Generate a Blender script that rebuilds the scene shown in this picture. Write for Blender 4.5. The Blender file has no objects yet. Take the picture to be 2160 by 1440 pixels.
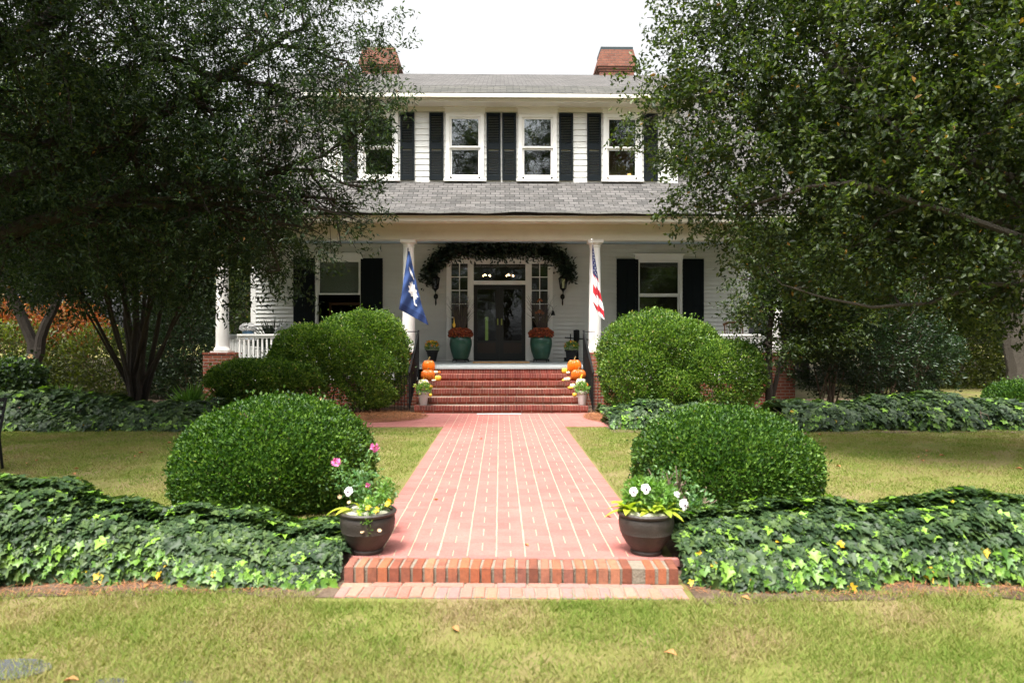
import bpy, math, random
import numpy as np
from mathutils import Vector, Matrix

# ------------------------------------------------------------------ camera, world, sun, exposure
scene = bpy.context.scene
C = scene.collection
R = math.radians
F = 1500.0                      # focal length in pixels of a 2160 px wide picture
EYE = 1.53
YAW = math.atan(25 / F)
cam_d = bpy.data.cameras.new("camera")
cam = bpy.data.objects.new("camera", cam_d)
C.objects.link(cam)
scene.camera = cam
cam_d.sensor_width = 36.0
cam_d.lens = 36.0 * F / 2160
cam_d.clip_start = 0.05
cam_d.clip_end = 800
cam.location = (0, 0, EYE)
cam.rotation_euler = (R(90), 0, -YAW)
cam_d.dof.use_dof = True
cam_d.dof.focus_distance = 15.0
cam_d.dof.aperture_fstop = 2.2

SUN_EL, SUN_AZ = 65.0, 208.0    # azimuth measured clockwise from +Y (into the picture)
world = bpy.data.worlds.new("World")
scene.world = world
world.use_nodes = True
wn, wl = world.node_tree.nodes, world.node_tree.links
wn.clear()
sky = wn.new('ShaderNodeTexSky')
sky.sky_type = 'NISHITA'
sky.sun_disc = False
sky.sun_elevation = R(SUN_EL)
sky.sun_rotation = R(SUN_AZ)
sky.air_density = 1.0
sky.dust_density = 8.0
sky.ozone_density = 1.0
hs = wn.new('ShaderNodeHueSaturation')
hs.inputs['Saturation'].default_value = 0.06
bg = wn.new('ShaderNodeBackground')
bg.inputs['Strength'].default_value = 0.15
wo = wn.new('ShaderNodeOutputWorld')
wl.new(sky.outputs[0], hs.inputs['Color'])
wl.new(hs.outputs[0], bg.inputs[0])
wl.new(bg.outputs[0], wo.inputs[0])

sd = bpy.data.lights.new("sun", 'SUN')
sd.energy = 2.35
sd.angle = R(16)
sd.color = (1.0, 0.95, 0.86)
so = bpy.data.objects.new("sun", sd)
C.objects.link(so)
az = R(SUN_AZ)
sdir = Vector((math.sin(az) * math.cos(R(SUN_EL)), math.cos(az) * math.cos(R(SUN_EL)), math.sin(R(SUN_EL))))
so.rotation_euler = sdir.to_track_quat('Z', 'Y').to_euler()
so.location = (0, -20, 30)
scene.view_settings.view_transform = 'Standard'
scene.view_settings.look = 'None'
scene.view_settings.gamma = 1.0
scene.view_settings.use_curve_mapping = False
scene.view_settings.exposure = 1.47
scene.cycles.max_bounces = 7
scene.cycles.transparent_max_bounces = 12
scene.cycles.diffuse_bounces = 3

rng = np.random.default_rng(12)
random.seed(5)


def at(px, py, Y):
    """world point at depth Y seen at photo pixel px, py (used once to survey the place)"""
    u = (px - 1080) / F
    dx = math.sin(YAW) + u * math.cos(YAW)
    dy = math.cos(YAW) - u * math.sin(YAW)
    k = Y / dy
    return Vector((dx * k, Y, EYE + (720 - py) / F * k))


def gz(y):
    """ground height: the yard lies one brick course above the front lawn"""
    t = min(1, max(0, (y - 4.9) / 0.35))
    t = t * t * (3 - 2 * t)
    return -0.115 + 0.1 * t


# ------------------------------------------------------------------ materials
def new_mat(name):
    m = bpy.data.materials.new(name)
    m.use_nodes = True
    nt = m.node_tree
    nt.nodes.clear()
    out = nt.nodes.new('ShaderNodeOutputMaterial')
    return m, nt, out


def N(nt, t, **kw):
    n = nt.nodes.new(t)
    for k, v in kw.items():
        if k in n.inputs:
            n.inputs[k].default_value = v
        else:
            setattr(n, k, v)
    return n


def math_n(nt, op, a, b=None, clamp=False):
    n = nt.nodes.new('ShaderNodeMath')
    n.operation = op
    n.use_clamp = clamp
    for i, v in enumerate((a, b)):
        if v is None:
            continue
        if hasattr(v, 'links'):
            nt.links.new(v, n.inputs[i])
        else:
            n.inputs[i].default_value = v
    return n.outputs[0]


def mixc(nt, fac, a, b):
    n = nt.nodes.new('ShaderNodeMix')
    n.data_type = 'RGBA'
    for idx, v in ((0, fac), (6, a), (7, b)):
        if hasattr(v, 'links'):
            nt.links.new(v, n.inputs[idx])
        elif idx == 0:
            n.inputs[0].default_value = v
        else:
            n.inputs[idx].default_value = (*v, 1)
    return n.outputs[2]


def noise(nt, scale, detail=3, coord=None, rough=0.55):
    n = nt.nodes.new('ShaderNodeTexNoise')
    n.inputs['Scale'].default_value = scale
    n.inputs['Detail'].default_value = detail
    n.inputs['Roughness'].default_value = rough
    if coord is None:
        tc = nt.nodes.new('ShaderNodeTexCoord')
        coord = tc.outputs['Object']
    nt.links.new(coord, n.inputs['Vector'])
    return n.outputs['Fac']


def ramp(nt, fac, stops):
    r = nt.nodes.new('ShaderNodeValToRGB')
    el = r.color_ramp.elements
    while len(el) > 1:
        el.remove(el[-1])
    el[0].position = stops[0][0]
    el[0].color = (*stops[0][1], 1)
    for p, c in stops[1:]:
        e = el.new(p)
        e.color = (*c, 1)
    nt.links.new(fac, r.inputs[0])
    return r.outputs[0]


def bump_to(nt, bs, height, strength, dist=0.02):
    b = nt.nodes.new('ShaderNodeBump')
    b.inputs['Strength'].default_value = strength
    b.inputs['Distance'].default_value = dist
    nt.links.new(height, b.inputs['Height'])
    nt.links.new(b.outputs[0], bs.inputs['Normal'])


def plain(name, col, rough=0.6, var=0.12, scale=6, bump=0.0, bscale=60, metal=0.0, island=0.0, dirt=None, dirt_amt=0.0, spec=0.4):
    m, nt, out = new_mat(name)
    bs = N(nt, 'ShaderNodeBsdfPrincipled', Roughness=rough, Metallic=metal)
    bs.inputs['Specular IOR Level'].default_value = spec
    nz = noise(nt, scale, 4)
    v = math_n(nt, 'MULTIPLY_ADD', nz, 2 * var)
    v.node.inputs[2].default_value = 1 - var
    if island:
        g = nt.nodes.new('ShaderNodeNewGeometry')
        w = math_n(nt, 'MULTIPLY_ADD', g.outputs['Random Per Island'], 2 * island)
        w.node.inputs[2].default_value = 1 - island
        v = math_n(nt, 'MULTIPLY', v, w)
    h = nt.nodes.new('ShaderNodeHueSaturation')
    h.inputs['Color'].default_value = (*col, 1)
    nt.links.new(v, h.inputs['Value'])
    c = h.outputs[0]
    if dirt:
        d = noise(nt, 1.7, 6, rough=0.7)
        d = math_n(nt, 'MULTIPLY_ADD', d, 3.0, True)
        d.node.inputs[2].default_value = -1.45
        d = math_n(nt, 'MULTIPLY', d, dirt_amt)
        c = mixc(nt, d, c, dirt)
    nt.links.new(c, bs.inputs['Base Color'])
    if bump:
        bump_to(nt, bs, noise(nt, bscale, 3), bump)
    nt.links.new(bs.outputs[0], out.inputs[0])
    return m


def leafmat(name, cols, rough=0.4, trans=0.3, big=0.6, spec=0.5, yellow=None, yl=0.03, tcol=None, isl=1.0, bigamt=0.7):
    """per-leaf colour from a ramp, drifting with a large-scale noise; diffuse + gloss + translucency"""
    m, nt, out = new_mat(name)
    g = nt.nodes.new('ShaderNodeNewGeometry')
    nz = noise(nt, big, 2)
    f = math_n(nt, 'MULTIPLY_ADD', nz, bigamt)
    f.node.inputs[2].default_value = -0.5 * bigamt + 0.5 * (1 - isl)
    f = math_n(nt, 'ADD', f, math_n(nt, 'MULTIPLY', g.outputs['Random Per Island'], isl), True)
    n = len(cols)
    c = ramp(nt, f, [(i / max(1, n - 1), cc) for i, cc in enumerate(cols)])
    if yellow:
        r2 = math_n(nt, 'MULTIPLY', g.outputs['Random Per Island'], 91.7)
        r2 = math_n(nt, 'FRACT', r2)
        r2 = math_n(nt, 'LESS_THAN', r2, yl)
        c = mixc(nt, r2, c, yellow)
    bs = N(nt, 'ShaderNodeBsdfPrincipled', Roughness=rough)
    bs.inputs['Specular IOR Level'].default_value = spec
    nt.links.new(c, bs.inputs['Base Color'])
    tr = nt.nodes.new('ShaderNodeBsdfTranslucent')
    tc = nt.nodes.new('ShaderNodeMix')
    tc.data_type = 'RGBA'
    tc.blend_type = 'MULTIPLY'
    tc.inputs[0].default_value = 1
    nt.links.new(c, tc.inputs[6])
    tc.inputs[7].default_value = (*(tcol or (1.7, 1.9, 0.6)), 1)
    nt.links.new(tc.outputs[2], tr.inputs[0])
    mx = nt.nodes.new('ShaderNodeMixShader')
    mx.inputs[0].default_value = trans
    nt.links.new(bs.outputs[0], mx.inputs[1])
    nt.links.new(tr.outputs[0], mx.inputs[2])
    nt.links.new(mx.outputs[0], out.inputs[0])
    return m


def wallcoord(nt):
    tc = nt.nodes.new('ShaderNodeTexCoord')
    sx = nt.nodes.new('ShaderNodeSeparateXYZ')
    nt.links.new(tc.outputs['Object'], sx.inputs[0])
    cx = nt.nodes.new('ShaderNodeCombineXYZ')
    nt.links.new(math_n(nt, 'ADD', sx.outputs[0], sx.outputs[1]), cx.inputs[0])
    nt.links.new(sx.outputs[2], cx.inputs[1])
    return cx.outputs[0]


def brickmat(name, c1, c2, mortar, bw=0.21, rh=0.075, ms=0.009, planar=False, rough=0.85, offset=0.5, dirty=(0.12, 0.07, 0.05)):
    m, nt, out = new_mat(name)
    if planar:
        co = nt.nodes.new('ShaderNodeTexCoord').outputs['Object']
    else:
        co = wallcoord(nt)
    bt = nt.nodes.new('ShaderNodeTexBrick')
    bt.offset = offset
    nt.links.new(co, bt.inputs['Vector'])
    for k, v in (('Scale', 1.0), ('Brick Width', bw), ('Row Height', rh), ('Mortar Size', ms), ('Mortar Smooth', 0.2), ('Bias', 0.0)):
        bt.inputs[k].default_value = v
    bt.inputs['Color1'].default_value = (*c1, 1)
    bt.inputs['Color2'].default_value = (*c2, 1)
    bt.inputs['Mortar'].default_value = (*mortar, 1)
    nz = noise(nt, 14, 5)
    big = noise(nt, 1.3, 5, rough=0.7)
    d = math_n(nt, 'MULTIPLY_ADD', big, 2.6, True)
    d.node.inputs[2].default_value = -1.2
    d = math_n(nt, 'MULTIPLY', d, 0.55)
    c = mixc(nt, d, bt.outputs['Color'], dirty)
    h = nt.nodes.new('ShaderNodeHueSaturation')
    nt.links.new(c, h.inputs['Color'])
    v = math_n(nt, 'MULTIPLY_ADD', nz, 0.7)
    v.node.inputs[2].default_value = 0.65
    nt.links.new(v, h.inputs['Value'])
    bs = N(nt, 'ShaderNodeBsdfPrincipled', Roughness=rough)
    bs.inputs['Specular IOR Level'].default_value = 0.2
    nt.links.new(h.outputs[0], bs.inputs['Base Color'])
    hh = math_n(nt, 'SUBTRACT', math_n(nt, 'MULTIPLY', nz, 0.4), bt.outputs['Fac'])
    bump_to(nt, bs, hh, 0.6, 0.01)
    nt.links.new(bs.outputs[0], out.inputs[0])
    return m


def glassmat(name, tint=(0.9, 0.95, 0.95), refl=0.12, wav=0.0):
    m, nt, out = new_mat(name)
    gl = N(nt, 'ShaderNodeBsdfGlossy', Roughness=0.01)
    gl.inputs['Color'].default_value = (0.9, 0.92, 0.95, 1)
    tp = nt.nodes.new('ShaderNodeBsdfTransparent')
    tp.inputs[0].default_value = (*tint, 1)
    fr = N(nt, 'ShaderNodeFresnel', IOR=1.5)
    fac = math_n(nt, 'ADD', fr.outputs[0], refl, True)
    mx = nt.nodes.new('ShaderNodeMixShader')
    nt.links.new(fac, mx.inputs[0])
    nt.links.new(tp.outputs[0], mx.inputs[1])
    nt.links.new(gl.outputs[0], mx.inputs[2])
    if wav:
        b = nt.nodes.new('ShaderNodeBump')
        b.inputs['Strength'].default_value = wav
        b.inputs['Distance'].default_value = 0.02
        nt.links.new(noise(nt, 5, 2), b.inputs['Height'])
        nt.links.new(b.outputs[0], gl.inputs['Normal'])
    nt.links.new(mx.outputs[0], out.inputs[0])
    return m


def emitmat(name, col, st):
    m, nt, out = new_mat(name)
    e = nt.nodes.new('ShaderNodeEmission')
    e.inputs[0].default_value = (*col, 1)
    e.inputs[1].default_value = st
    nt.links.new(e.outputs[0], out.inputs[0])
    return m


M = {}
M['siding'] = plain('siding_paint', (0.62, 0.62, 0.59), 0.55, 0.05, 3, island=0.03, dirt=(0.45, 0.44, 0.38), dirt_amt=0.35, spec=0.25)
M['trim'] = plain('trim_paint', (0.78, 0.77, 0.74), 0.5, 0.04, 2, dirt=(0.5, 0.47, 0.4), dirt_amt=0.25, spec=0.3)
M['cream'] = plain('cream_trim_paint', (0.58, 0.55, 0.46), 0.6, 0.06, 1.2, dirt=(0.4, 0.33, 0.24), dirt_amt=0.4, spec=0.25)
M['eave'] = plain('upper_eave_paint', (0.66, 0.64, 0.56), 0.6, 0.05, 1.2, dirt=(0.5, 0.46, 0.38), dirt_amt=0.3)
M['ceil'] = plain('porch_ceiling_paint', (0.42, 0.52, 0.60), 0.6, 0.05, 2)
M['column'] = plain('column_paint', (0.74, 0.72, 0.69), 0.45, 0.03, 2, dirt=(0.6, 0.56, 0.5), dirt_amt=0.15)
M['shutter'] = plain('shutter_paint', (0.005, 0.008, 0.010), 0.6, 0.2, 3, spec=0.12)
M['floor'] = plain('porch_floor_paint', (0.30, 0.32, 0.32), 0.45, 0.12, 3)
M['iron'] = plain('black_iron', (0.006, 0.0065, 0.007), 0.55, 0.2, 8, spec=0.2)
M['door'] = plain('door_paint', (0.005, 0.008, 0.010), 0.4, 0.2, 3)
M['doorpanel'] = plain('door_panel_wood', (0.022, 0.012, 0.009), 0.4, 0.3, 5)
M['brass'] = plain('brass', (0.3, 0.36, 0.12), 0.3, 0.1, 8, metal=1.0)
M['chrome'] = plain('silver_metal', (0.8, 0.8, 0.78), 0.25, 0.1, 8, metal=1.0)
M['brick'] = brickmat('brick_wall', (0.22, 0.055, 0.035), (0.30, 0.09, 0.05), (0.30, 0.24, 0.19))
M['chimney'] = brickmat('chimney_brick', (0.155, 0.065, 0.048), (0.23, 0.10, 0.07), (0.11, 0.09, 0.075), rh=0.085, bw=0.24, dirty=(0.3, 0.1, 0.06))
M['shingle'] = brickmat('roof_shingle', (0.060, 0.058, 0.056), (0.125, 0.118, 0.114), (0.022, 0.021, 0.02), bw=0.24, rh=0.125, ms=0.010, planar=True, dirty=(0.10, 0.09, 0.08))
M['shingle_dark'] = brickmat('dark_roof_shingle', (0.06, 0.06, 0.055), (0.11, 0.105, 0.095), (0.03, 0.03, 0.028), bw=0.33, rh=0.1, ms=0.012, planar=True, dirty=(0.06, 0.06, 0.05))  # darker mix of the shingle colours
M['metal_cap'] = plain('dark_metal_cap', (0.02, 0.035, 0.04), 0.5, 0.2, 5)
M['glass'] = glassmat('window_glass', (0.8, 0.83, 0.82), 0.05, 0.06)
M['glass_up'] = glassmat('upper_window_glass', (0.7, 0.75, 0.75), 0.10, 0.05)
M['old_stone'] = plain('weathered_cap_stone', (0.06, 0.05, 0.045), 0.9, 0.3, 6, bump=0.3)
M['lamp_glass'] = glassmat('lantern_glass', (0.8, 0.8, 0.78), 0.05)
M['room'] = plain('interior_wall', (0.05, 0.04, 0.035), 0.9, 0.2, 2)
M['shade'] = plain('window_blind', (0.62, 0.62, 0.55), 0.8, 0.05, 3)
M['wood'] = plain('brown_wood', (0.13, 0.055, 0.022), 0.5, 0.25, 4)
M['bulb'] = emitmat('lit_bulb', (1.0, 0.60, 0.28), 9.0)
M['lampshade'] = emitmat('lit_lampshade', (1.0, 0.5, 0.16), 1.6)
M['orange_wall'] = plain('warm_interior_wall', (0.45, 0.2, 0.08), 0.8, 0.1, 2)
M['urn'] = plain('green_glaze', (0.014, 0.062, 0.040), 0.28, 0.45, 4, spec=0.5, dirt=(0.10, 0.10, 0.05), dirt_amt=0.6)
M['plastic_black'] = plain('black_plastic', (0.012, 0.013, 0.015), 0.5, 0.1, 5)
M['greypot'] = plain('pale_grey_pot', (0.48, 0.44, 0.42), 0.6, 0.08, 6, bump=0.1)
M['bowl'] = plain('weathered_bronze_pot', (0.035, 0.028, 0.024), 0.5, 0.25, 9, bump=0.25, bscale=90, dirt=(0.16, 0.13, 0.11), dirt_amt=0.5)
M['soil'] = plain('potting_soil', (0.05, 0.033, 0.022), 0.95, 0.4, 40, bump=0.6)
M['moss'] = plain('dry_moss', (0.36, 0.36, 0.26), 0.95, 0.5, 60, bump=1.0, bscale=80)
M['mat'] = plain('coir', (0.42, 0.24, 0.10), 0.95, 0.15, 30, bump=0.4)
M['bark'] = plain('bark', (0.032, 0.025, 0.019), 0.9, 0.5, 8, bump=0.8, bscale=30)
M['bark2'] = plain('grey_bark', (0.05, 0.042, 0.033), 0.9, 0.5, 8, bump=0.8, bscale=30)
M['twig'] = plain('twig', (0.14, 0.10, 0.07), 0.8, 0.4, 9)
M['cutwood'] = plain('cut_wood', (0.45, 0.28, 0.12), 0.8, 0.2, 20)
M['white_petal'] = plain('white_petal', (0.85, 0.83, 0.82), 0.6, 0.05, 20, island=0.05)
M['purple'] = plain('pansy_eye', (0.05, 0.008, 0.04), 0.6, 0.1, 20)
M['pink'] = plain('pink_petal', (0.75, 0.18, 0.42), 0.55, 0.1, 20, island=0.2)
M['yellow_petal'] = plain('yellow_petal', (0.85, 0.55, 0.02), 0.55, 0.1, 20, island=0.15)
M['orange_petal'] = plain('orange_petal', (0.80, 0.25, 0.02), 0.55, 0.1, 20, island=0.2)
M['mum'] = plain('rust_mum_petal', (0.20, 0.035, 0.012), 0.6, 0.2, 20, island=0.85)
M['mum_orange'] = plain('orange_mum_petal', (0.42, 0.11, 0.02), 0.6, 0.2, 20, island=0.5)
M['pumpkin'] = plain('pumpkin_skin', (0.62, 0.125, 0.006), 0.35, 0.12, 5, dirt=(0.6, 0.25, 0.03), dirt_amt=0.3)
M['pumpkin_green'] = plain('mottled_pumpkin_skin', (0.48, 0.10, 0.008), 0.35, 0.15, 5, dirt=(0.22, 0.17, 0.03), dirt_amt=0.9)
M['gourd_white'] = plain('white_gourd_skin', (0.75, 0.68, 0.48), 0.4, 0.08, 6, dirt=(0.7, 0.5, 0.25), dirt_amt=0.3)
M['gourd_yellow'] = plain('yellow_gourd_skin', (0.78, 0.46, 0.05), 0.4, 0.15, 9, dirt=(0.25, 0.25, 0.05), dirt_amt=0.4)
M['stem'] = plain('dry_stem', (0.22, 0.18, 0.07), 0.8, 0.2, 20)
M['navy'] = plain('navy_cloth', (0.035, 0.075, 0.23), 0.75, 0.06, 4, bump=0.15, bscale=12)
M['navy_hem'] = plain('navy_hem', (0.018, 0.042, 0.15), 0.75, 0.06, 4)
M['flag_white'] = plain('white_cloth', (0.8, 0.8, 0.82), 0.75, 0.03, 4)
M['flag_red'] = plain('red_cloth', (0.52, 0.02, 0.035), 0.75, 0.08, 4)
M['flag_navy'] = plain('dark_blue_cloth', (0.025, 0.035, 0.13), 0.75, 0.08, 4)
M['blue_pot'] = plain('blue_glaze', (0.16, 0.30, 0.48), 0.3, 0.1, 5)
M['wicker'] = plain('grey_wicker', (0.33, 0.34, 0.33), 0.8, 0.25, 60, bump=0.8, bscale=120)
M['stripmetal'] = plain('pale_metal_strip', (0.55, 0.54, 0.55), 0.5, 0.08, 5)
M['mortar'] = plain('cream_mortar', (0.42, 0.32, 0.22), 0.9, 0.2, 9, dirt=(0.25, 0.18, 0.12), dirt_amt=0.45)
M['mortar_dark'] = plain('old_mortar', (0.20, 0.17, 0.13), 0.95, 0.35, 25, bump=0.5)
M['mortar_step'] = plain('step_mortar', (0.34, 0.22, 0.17), 0.95, 0.35, 9, bump=0.3, dirt=(0.08, 0.06, 0.04), dirt_amt=0.8)
M['stone'] = plain('blue_grey_stone', (0.062, 0.066, 0.068), 0.8, 0.5, 9, bump=0.6)
M['needle'] = plain('pine_straw', (0.30, 0.125, 0.05), 0.8, 0.2, 5, island=0.5)
M['deadleaf'] = plain('dead_leaf', (0.36, 0.16, 0.06), 0.8, 0.2, 5, island=0.5)
M['gravel_white'] = plain('siding_far', (0.6, 0.6, 0.62), 0.8, 0.1, 3)


def brick_units(name, cols, rough=0.85, stain=(0.06, 0.03, 0.02), stain_amt=0.4, nscale=2.0):
    m, nt, out = new_mat(name)
    g = nt.nodes.new('ShaderNodeNewGeometry')
    n = len(cols)
    c = ramp(nt, g.outputs['Random Per Island'], [(i / (n - 1), cc) for i, cc in enumerate(cols)])
    d = noise(nt, nscale, 6, rough=0.7)
    d = math_n(nt, 'MULTIPLY_ADD', d, 3.0, True)
    d.node.inputs[2].default_value = -1.4
    d = math_n(nt, 'MULTIPLY', d, stain_amt)
    c = mixc(nt, d, c, stain)
    fine = noise(nt, 55, 4)
    h = nt.nodes.new('ShaderNodeHueSaturation')
    v = math_n(nt, 'MULTIPLY_ADD', fine, 0.6)
    v.node.inputs[2].default_value = 0.7
    nt.links.new(v, h.inputs['Value'])
    nt.links.new(c, h.inputs['Color'])
    bs = N(nt, 'ShaderNodeBsdfPrincipled', Roughness=rough)
    bs.inputs['Specular IOR Level'].default_value = 0.25
    nt.links.new(h.outputs[0], bs.inputs['Base Color'])
    bump_to(nt, bs, fine, 0.35, 0.01)
    nt.links.new(bs.outputs[0], out.inputs[0])
    return m


M['paver'] = brick_units('walk_brick', [(0.30, 0.108, 0.094), (0.33, 0.125, 0.108), (0.35, 0.137, 0.118), (0.32, 0.115, 0.10)], stain=(0.40, 0.20, 0.165), stain_amt=0.55, nscale=1.2)
M['edge_brick'] = brick_units('old_red_brick', [(0.09, 0.045, 0.035), (0.27, 0.08, 0.04), (0.33, 0.115, 0.055), (0.24, 0.095, 0.07), (0.36, 0.155, 0.085), (0.17, 0.05, 0.033)], stain=(0.07, 0.035, 0.03), stain_amt=0.7, nscale=11)
M['low_brick'] = brick_units('worn_pale_brick', [(0.31, 0.15, 0.13), (0.36, 0.16, 0.105), (0.24, 0.14, 0.13), (0.38, 0.18, 0.13), (0.30, 0.10, 0.075)], stain=(0.25, 0.2, 0.18), stain_amt=0.5, nscale=5)
M['step_brick'] = brick_units('step_brick_red', [(0.12, 0.026, 0.022), (0.17, 0.04, 0.03), (0.21, 0.055, 0.04), (0.085, 0.03, 0.025)], stain=(0.045, 0.035, 0.022), stain_amt=0.8, nscale=2.5)


def groundmat(name, cols, s1=1.2, s2=35, bump=0.5):
    m, nt, out = new_mat(name)
    a = noise(nt, s1, 6, rough=0.65)
    b = noise(nt, s2, 5, rough=0.7)
    f = math_n(nt, 'MULTIPLY_ADD', b, 0.8)
    f.node.inputs[2].default_value = -0.4
    a = math_n(nt, 'MULTIPLY_ADD', a, 2.2)
    a.node.inputs[2].default_value = -0.6
    f = math_n(nt, 'ADD', f, a, True)
    n = len(cols)
    c = ramp(nt, f, [(i / (n - 1), cc) for i, cc in enumerate(cols)])
    bs = N(nt, 'ShaderNodeBsdfPrincipled', Roughness=0.95)
    bs.inputs['Specular IOR Level'].default_value = 0.1
    nt.links.new(c, bs.inputs['Base Color'])
    bump_to(nt, bs, b, bump, 0.02)
    nt.links.new(bs.outputs[0], out.inputs[0])
    return m


M['lawn'] = groundmat('lawn_ground', [(0.19, 0.14, 0.08), (0.17, 0.145, 0.06), (0.14, 0.145, 0.04), (0.10, 0.12, 0.028)])
M['dirt'] = groundmat('bed_soil', [(0.05, 0.033, 0.022), (0.10, 0.07, 0.048), (0.16, 0.115, 0.085), (0.07, 0.045, 0.03)], 3, 50, 0.9)

# foliage
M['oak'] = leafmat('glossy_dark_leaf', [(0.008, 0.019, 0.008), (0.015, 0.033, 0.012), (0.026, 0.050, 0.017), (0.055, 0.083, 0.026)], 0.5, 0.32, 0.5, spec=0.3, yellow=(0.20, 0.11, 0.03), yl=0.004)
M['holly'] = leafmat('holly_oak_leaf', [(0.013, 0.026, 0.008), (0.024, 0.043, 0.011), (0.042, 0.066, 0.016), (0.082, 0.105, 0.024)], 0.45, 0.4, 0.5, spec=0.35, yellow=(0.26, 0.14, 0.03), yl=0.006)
M['box'] = leafmat('boxwood_leaf', [(0.014, 0.044, 0.006), (0.028, 0.078, 0.009), (0.055, 0.122, 0.013), (0.12, 0.21, 0.028)], 0.5, 0.28, 1.2, spec=0.3, yellow=(0.35, 0.30, 0.12), yl=0.003)
M['clip'] = leafmat('clipped_hedge_leaf', [(0.026, 0.066, 0.010), (0.062, 0.130, 0.017), (0.115, 0.205, 0.027), (0.23, 0.33, 0.055)], 0.45, 0.32, 1.3, spec=0.4, yellow=(0.42, 0.36, 0.17), yl=0.01)
M['ivy'] = leafmat('ivy_leaf', [(0.014, 0.032, 0.012), (0.026, 0.054, 0.018), (0.042, 0.078, 0.025), (0.080, 0.128, 0.034)], 0.5, 0.2, 1.0, spec=0.35, yellow=(0.20, 0.36, 0.04), yl=0.04)
M['ivy_young'] = leafmat('young_ivy_leaf', [(0.05, 0.13, 0.02), (0.10, 0.21, 0.028), (0.15, 0.28, 0.035), (0.20, 0.33, 0.05)], 0.45, 0.3, 1.5, yellow=(0.55, 0.35, 0.02), yl=0.02)
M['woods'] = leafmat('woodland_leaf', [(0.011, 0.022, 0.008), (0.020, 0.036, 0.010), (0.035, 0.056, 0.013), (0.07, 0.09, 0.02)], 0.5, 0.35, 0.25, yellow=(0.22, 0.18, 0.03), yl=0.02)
M['shrub_olive'] = leafmat('olive_shrub_leaf', [(0.032, 0.046, 0.009), (0.07, 0.09, 0.014), (0.13, 0.15, 0.022)], 0.5, 0.35, 0.5)
M['shrub_red'] = leafmat('autumn_leaf', [(0.12, 0.10, 0.02), (0.24, 0.09, 0.02), (0.26, 0.055, 0.015)], 0.55, 0.4, 0.6, tcol=(1.6, 1.2, 0.8))
M['shrub_dark'] = leafmat('dark_shrub_leaf', [(0.014, 0.032, 0.013), (0.022, 0.048, 0.017), (0.04, 0.072, 0.022)], 0.4, 0.25, 0.8)
M['garland'] = leafmat('garland_leaf', [(0.008, 0.017, 0.011), (0.014, 0.028, 0.016), (0.025, 0.042, 0.022)], 0.35, 0.1, 1)
M['lime'] = leafmat('lime_hosta_leaf', [(0.24, 0.33, 0.03), (0.34, 0.42, 0.04), (0.44, 0.46, 0.04)], 0.45, 0.35, 4, tcol=(1.4, 1.5, 0.6))
M['pansy_leaf'] = leafmat('pansy_leaf', [(0.08, 0.18, 0.03), (0.14, 0.28, 0.05), (0.22, 0.34, 0.09)], 0.5, 0.3, 4)
M['rose_leaf'] = leafmat('rose_leaf', [(0.05, 0.13, 0.04), (0.09, 0.19, 0.06), (0.15, 0.26, 0.09)], 0.4, 0.3, 4)
M['grass'] = leafmat('grass_blade', [(0.28, 0.21, 0.12), (0.23, 0.225, 0.075), (0.165, 0.215, 0.045), (0.115, 0.17, 0.028)], 0.7, 0.3, 1.3, spec=0.1, tcol=(1.4, 1.5, 0.7), isl=0.6, bigamt=2.0)
M['reed'] = leafmat('dark_grass_plume', [(0.02, 0.012, 0.016), (0.045, 0.03, 0.03), (0.08, 0.07, 0.03)], 0.6, 0.2, 3)
M['palm'] = leafmat('grey_green_frond', [(0.035, 0.055, 0.045), (0.06, 0.085, 0.06), (0.10, 0.12, 0.08)], 0.5, 0.2, 3)


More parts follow.
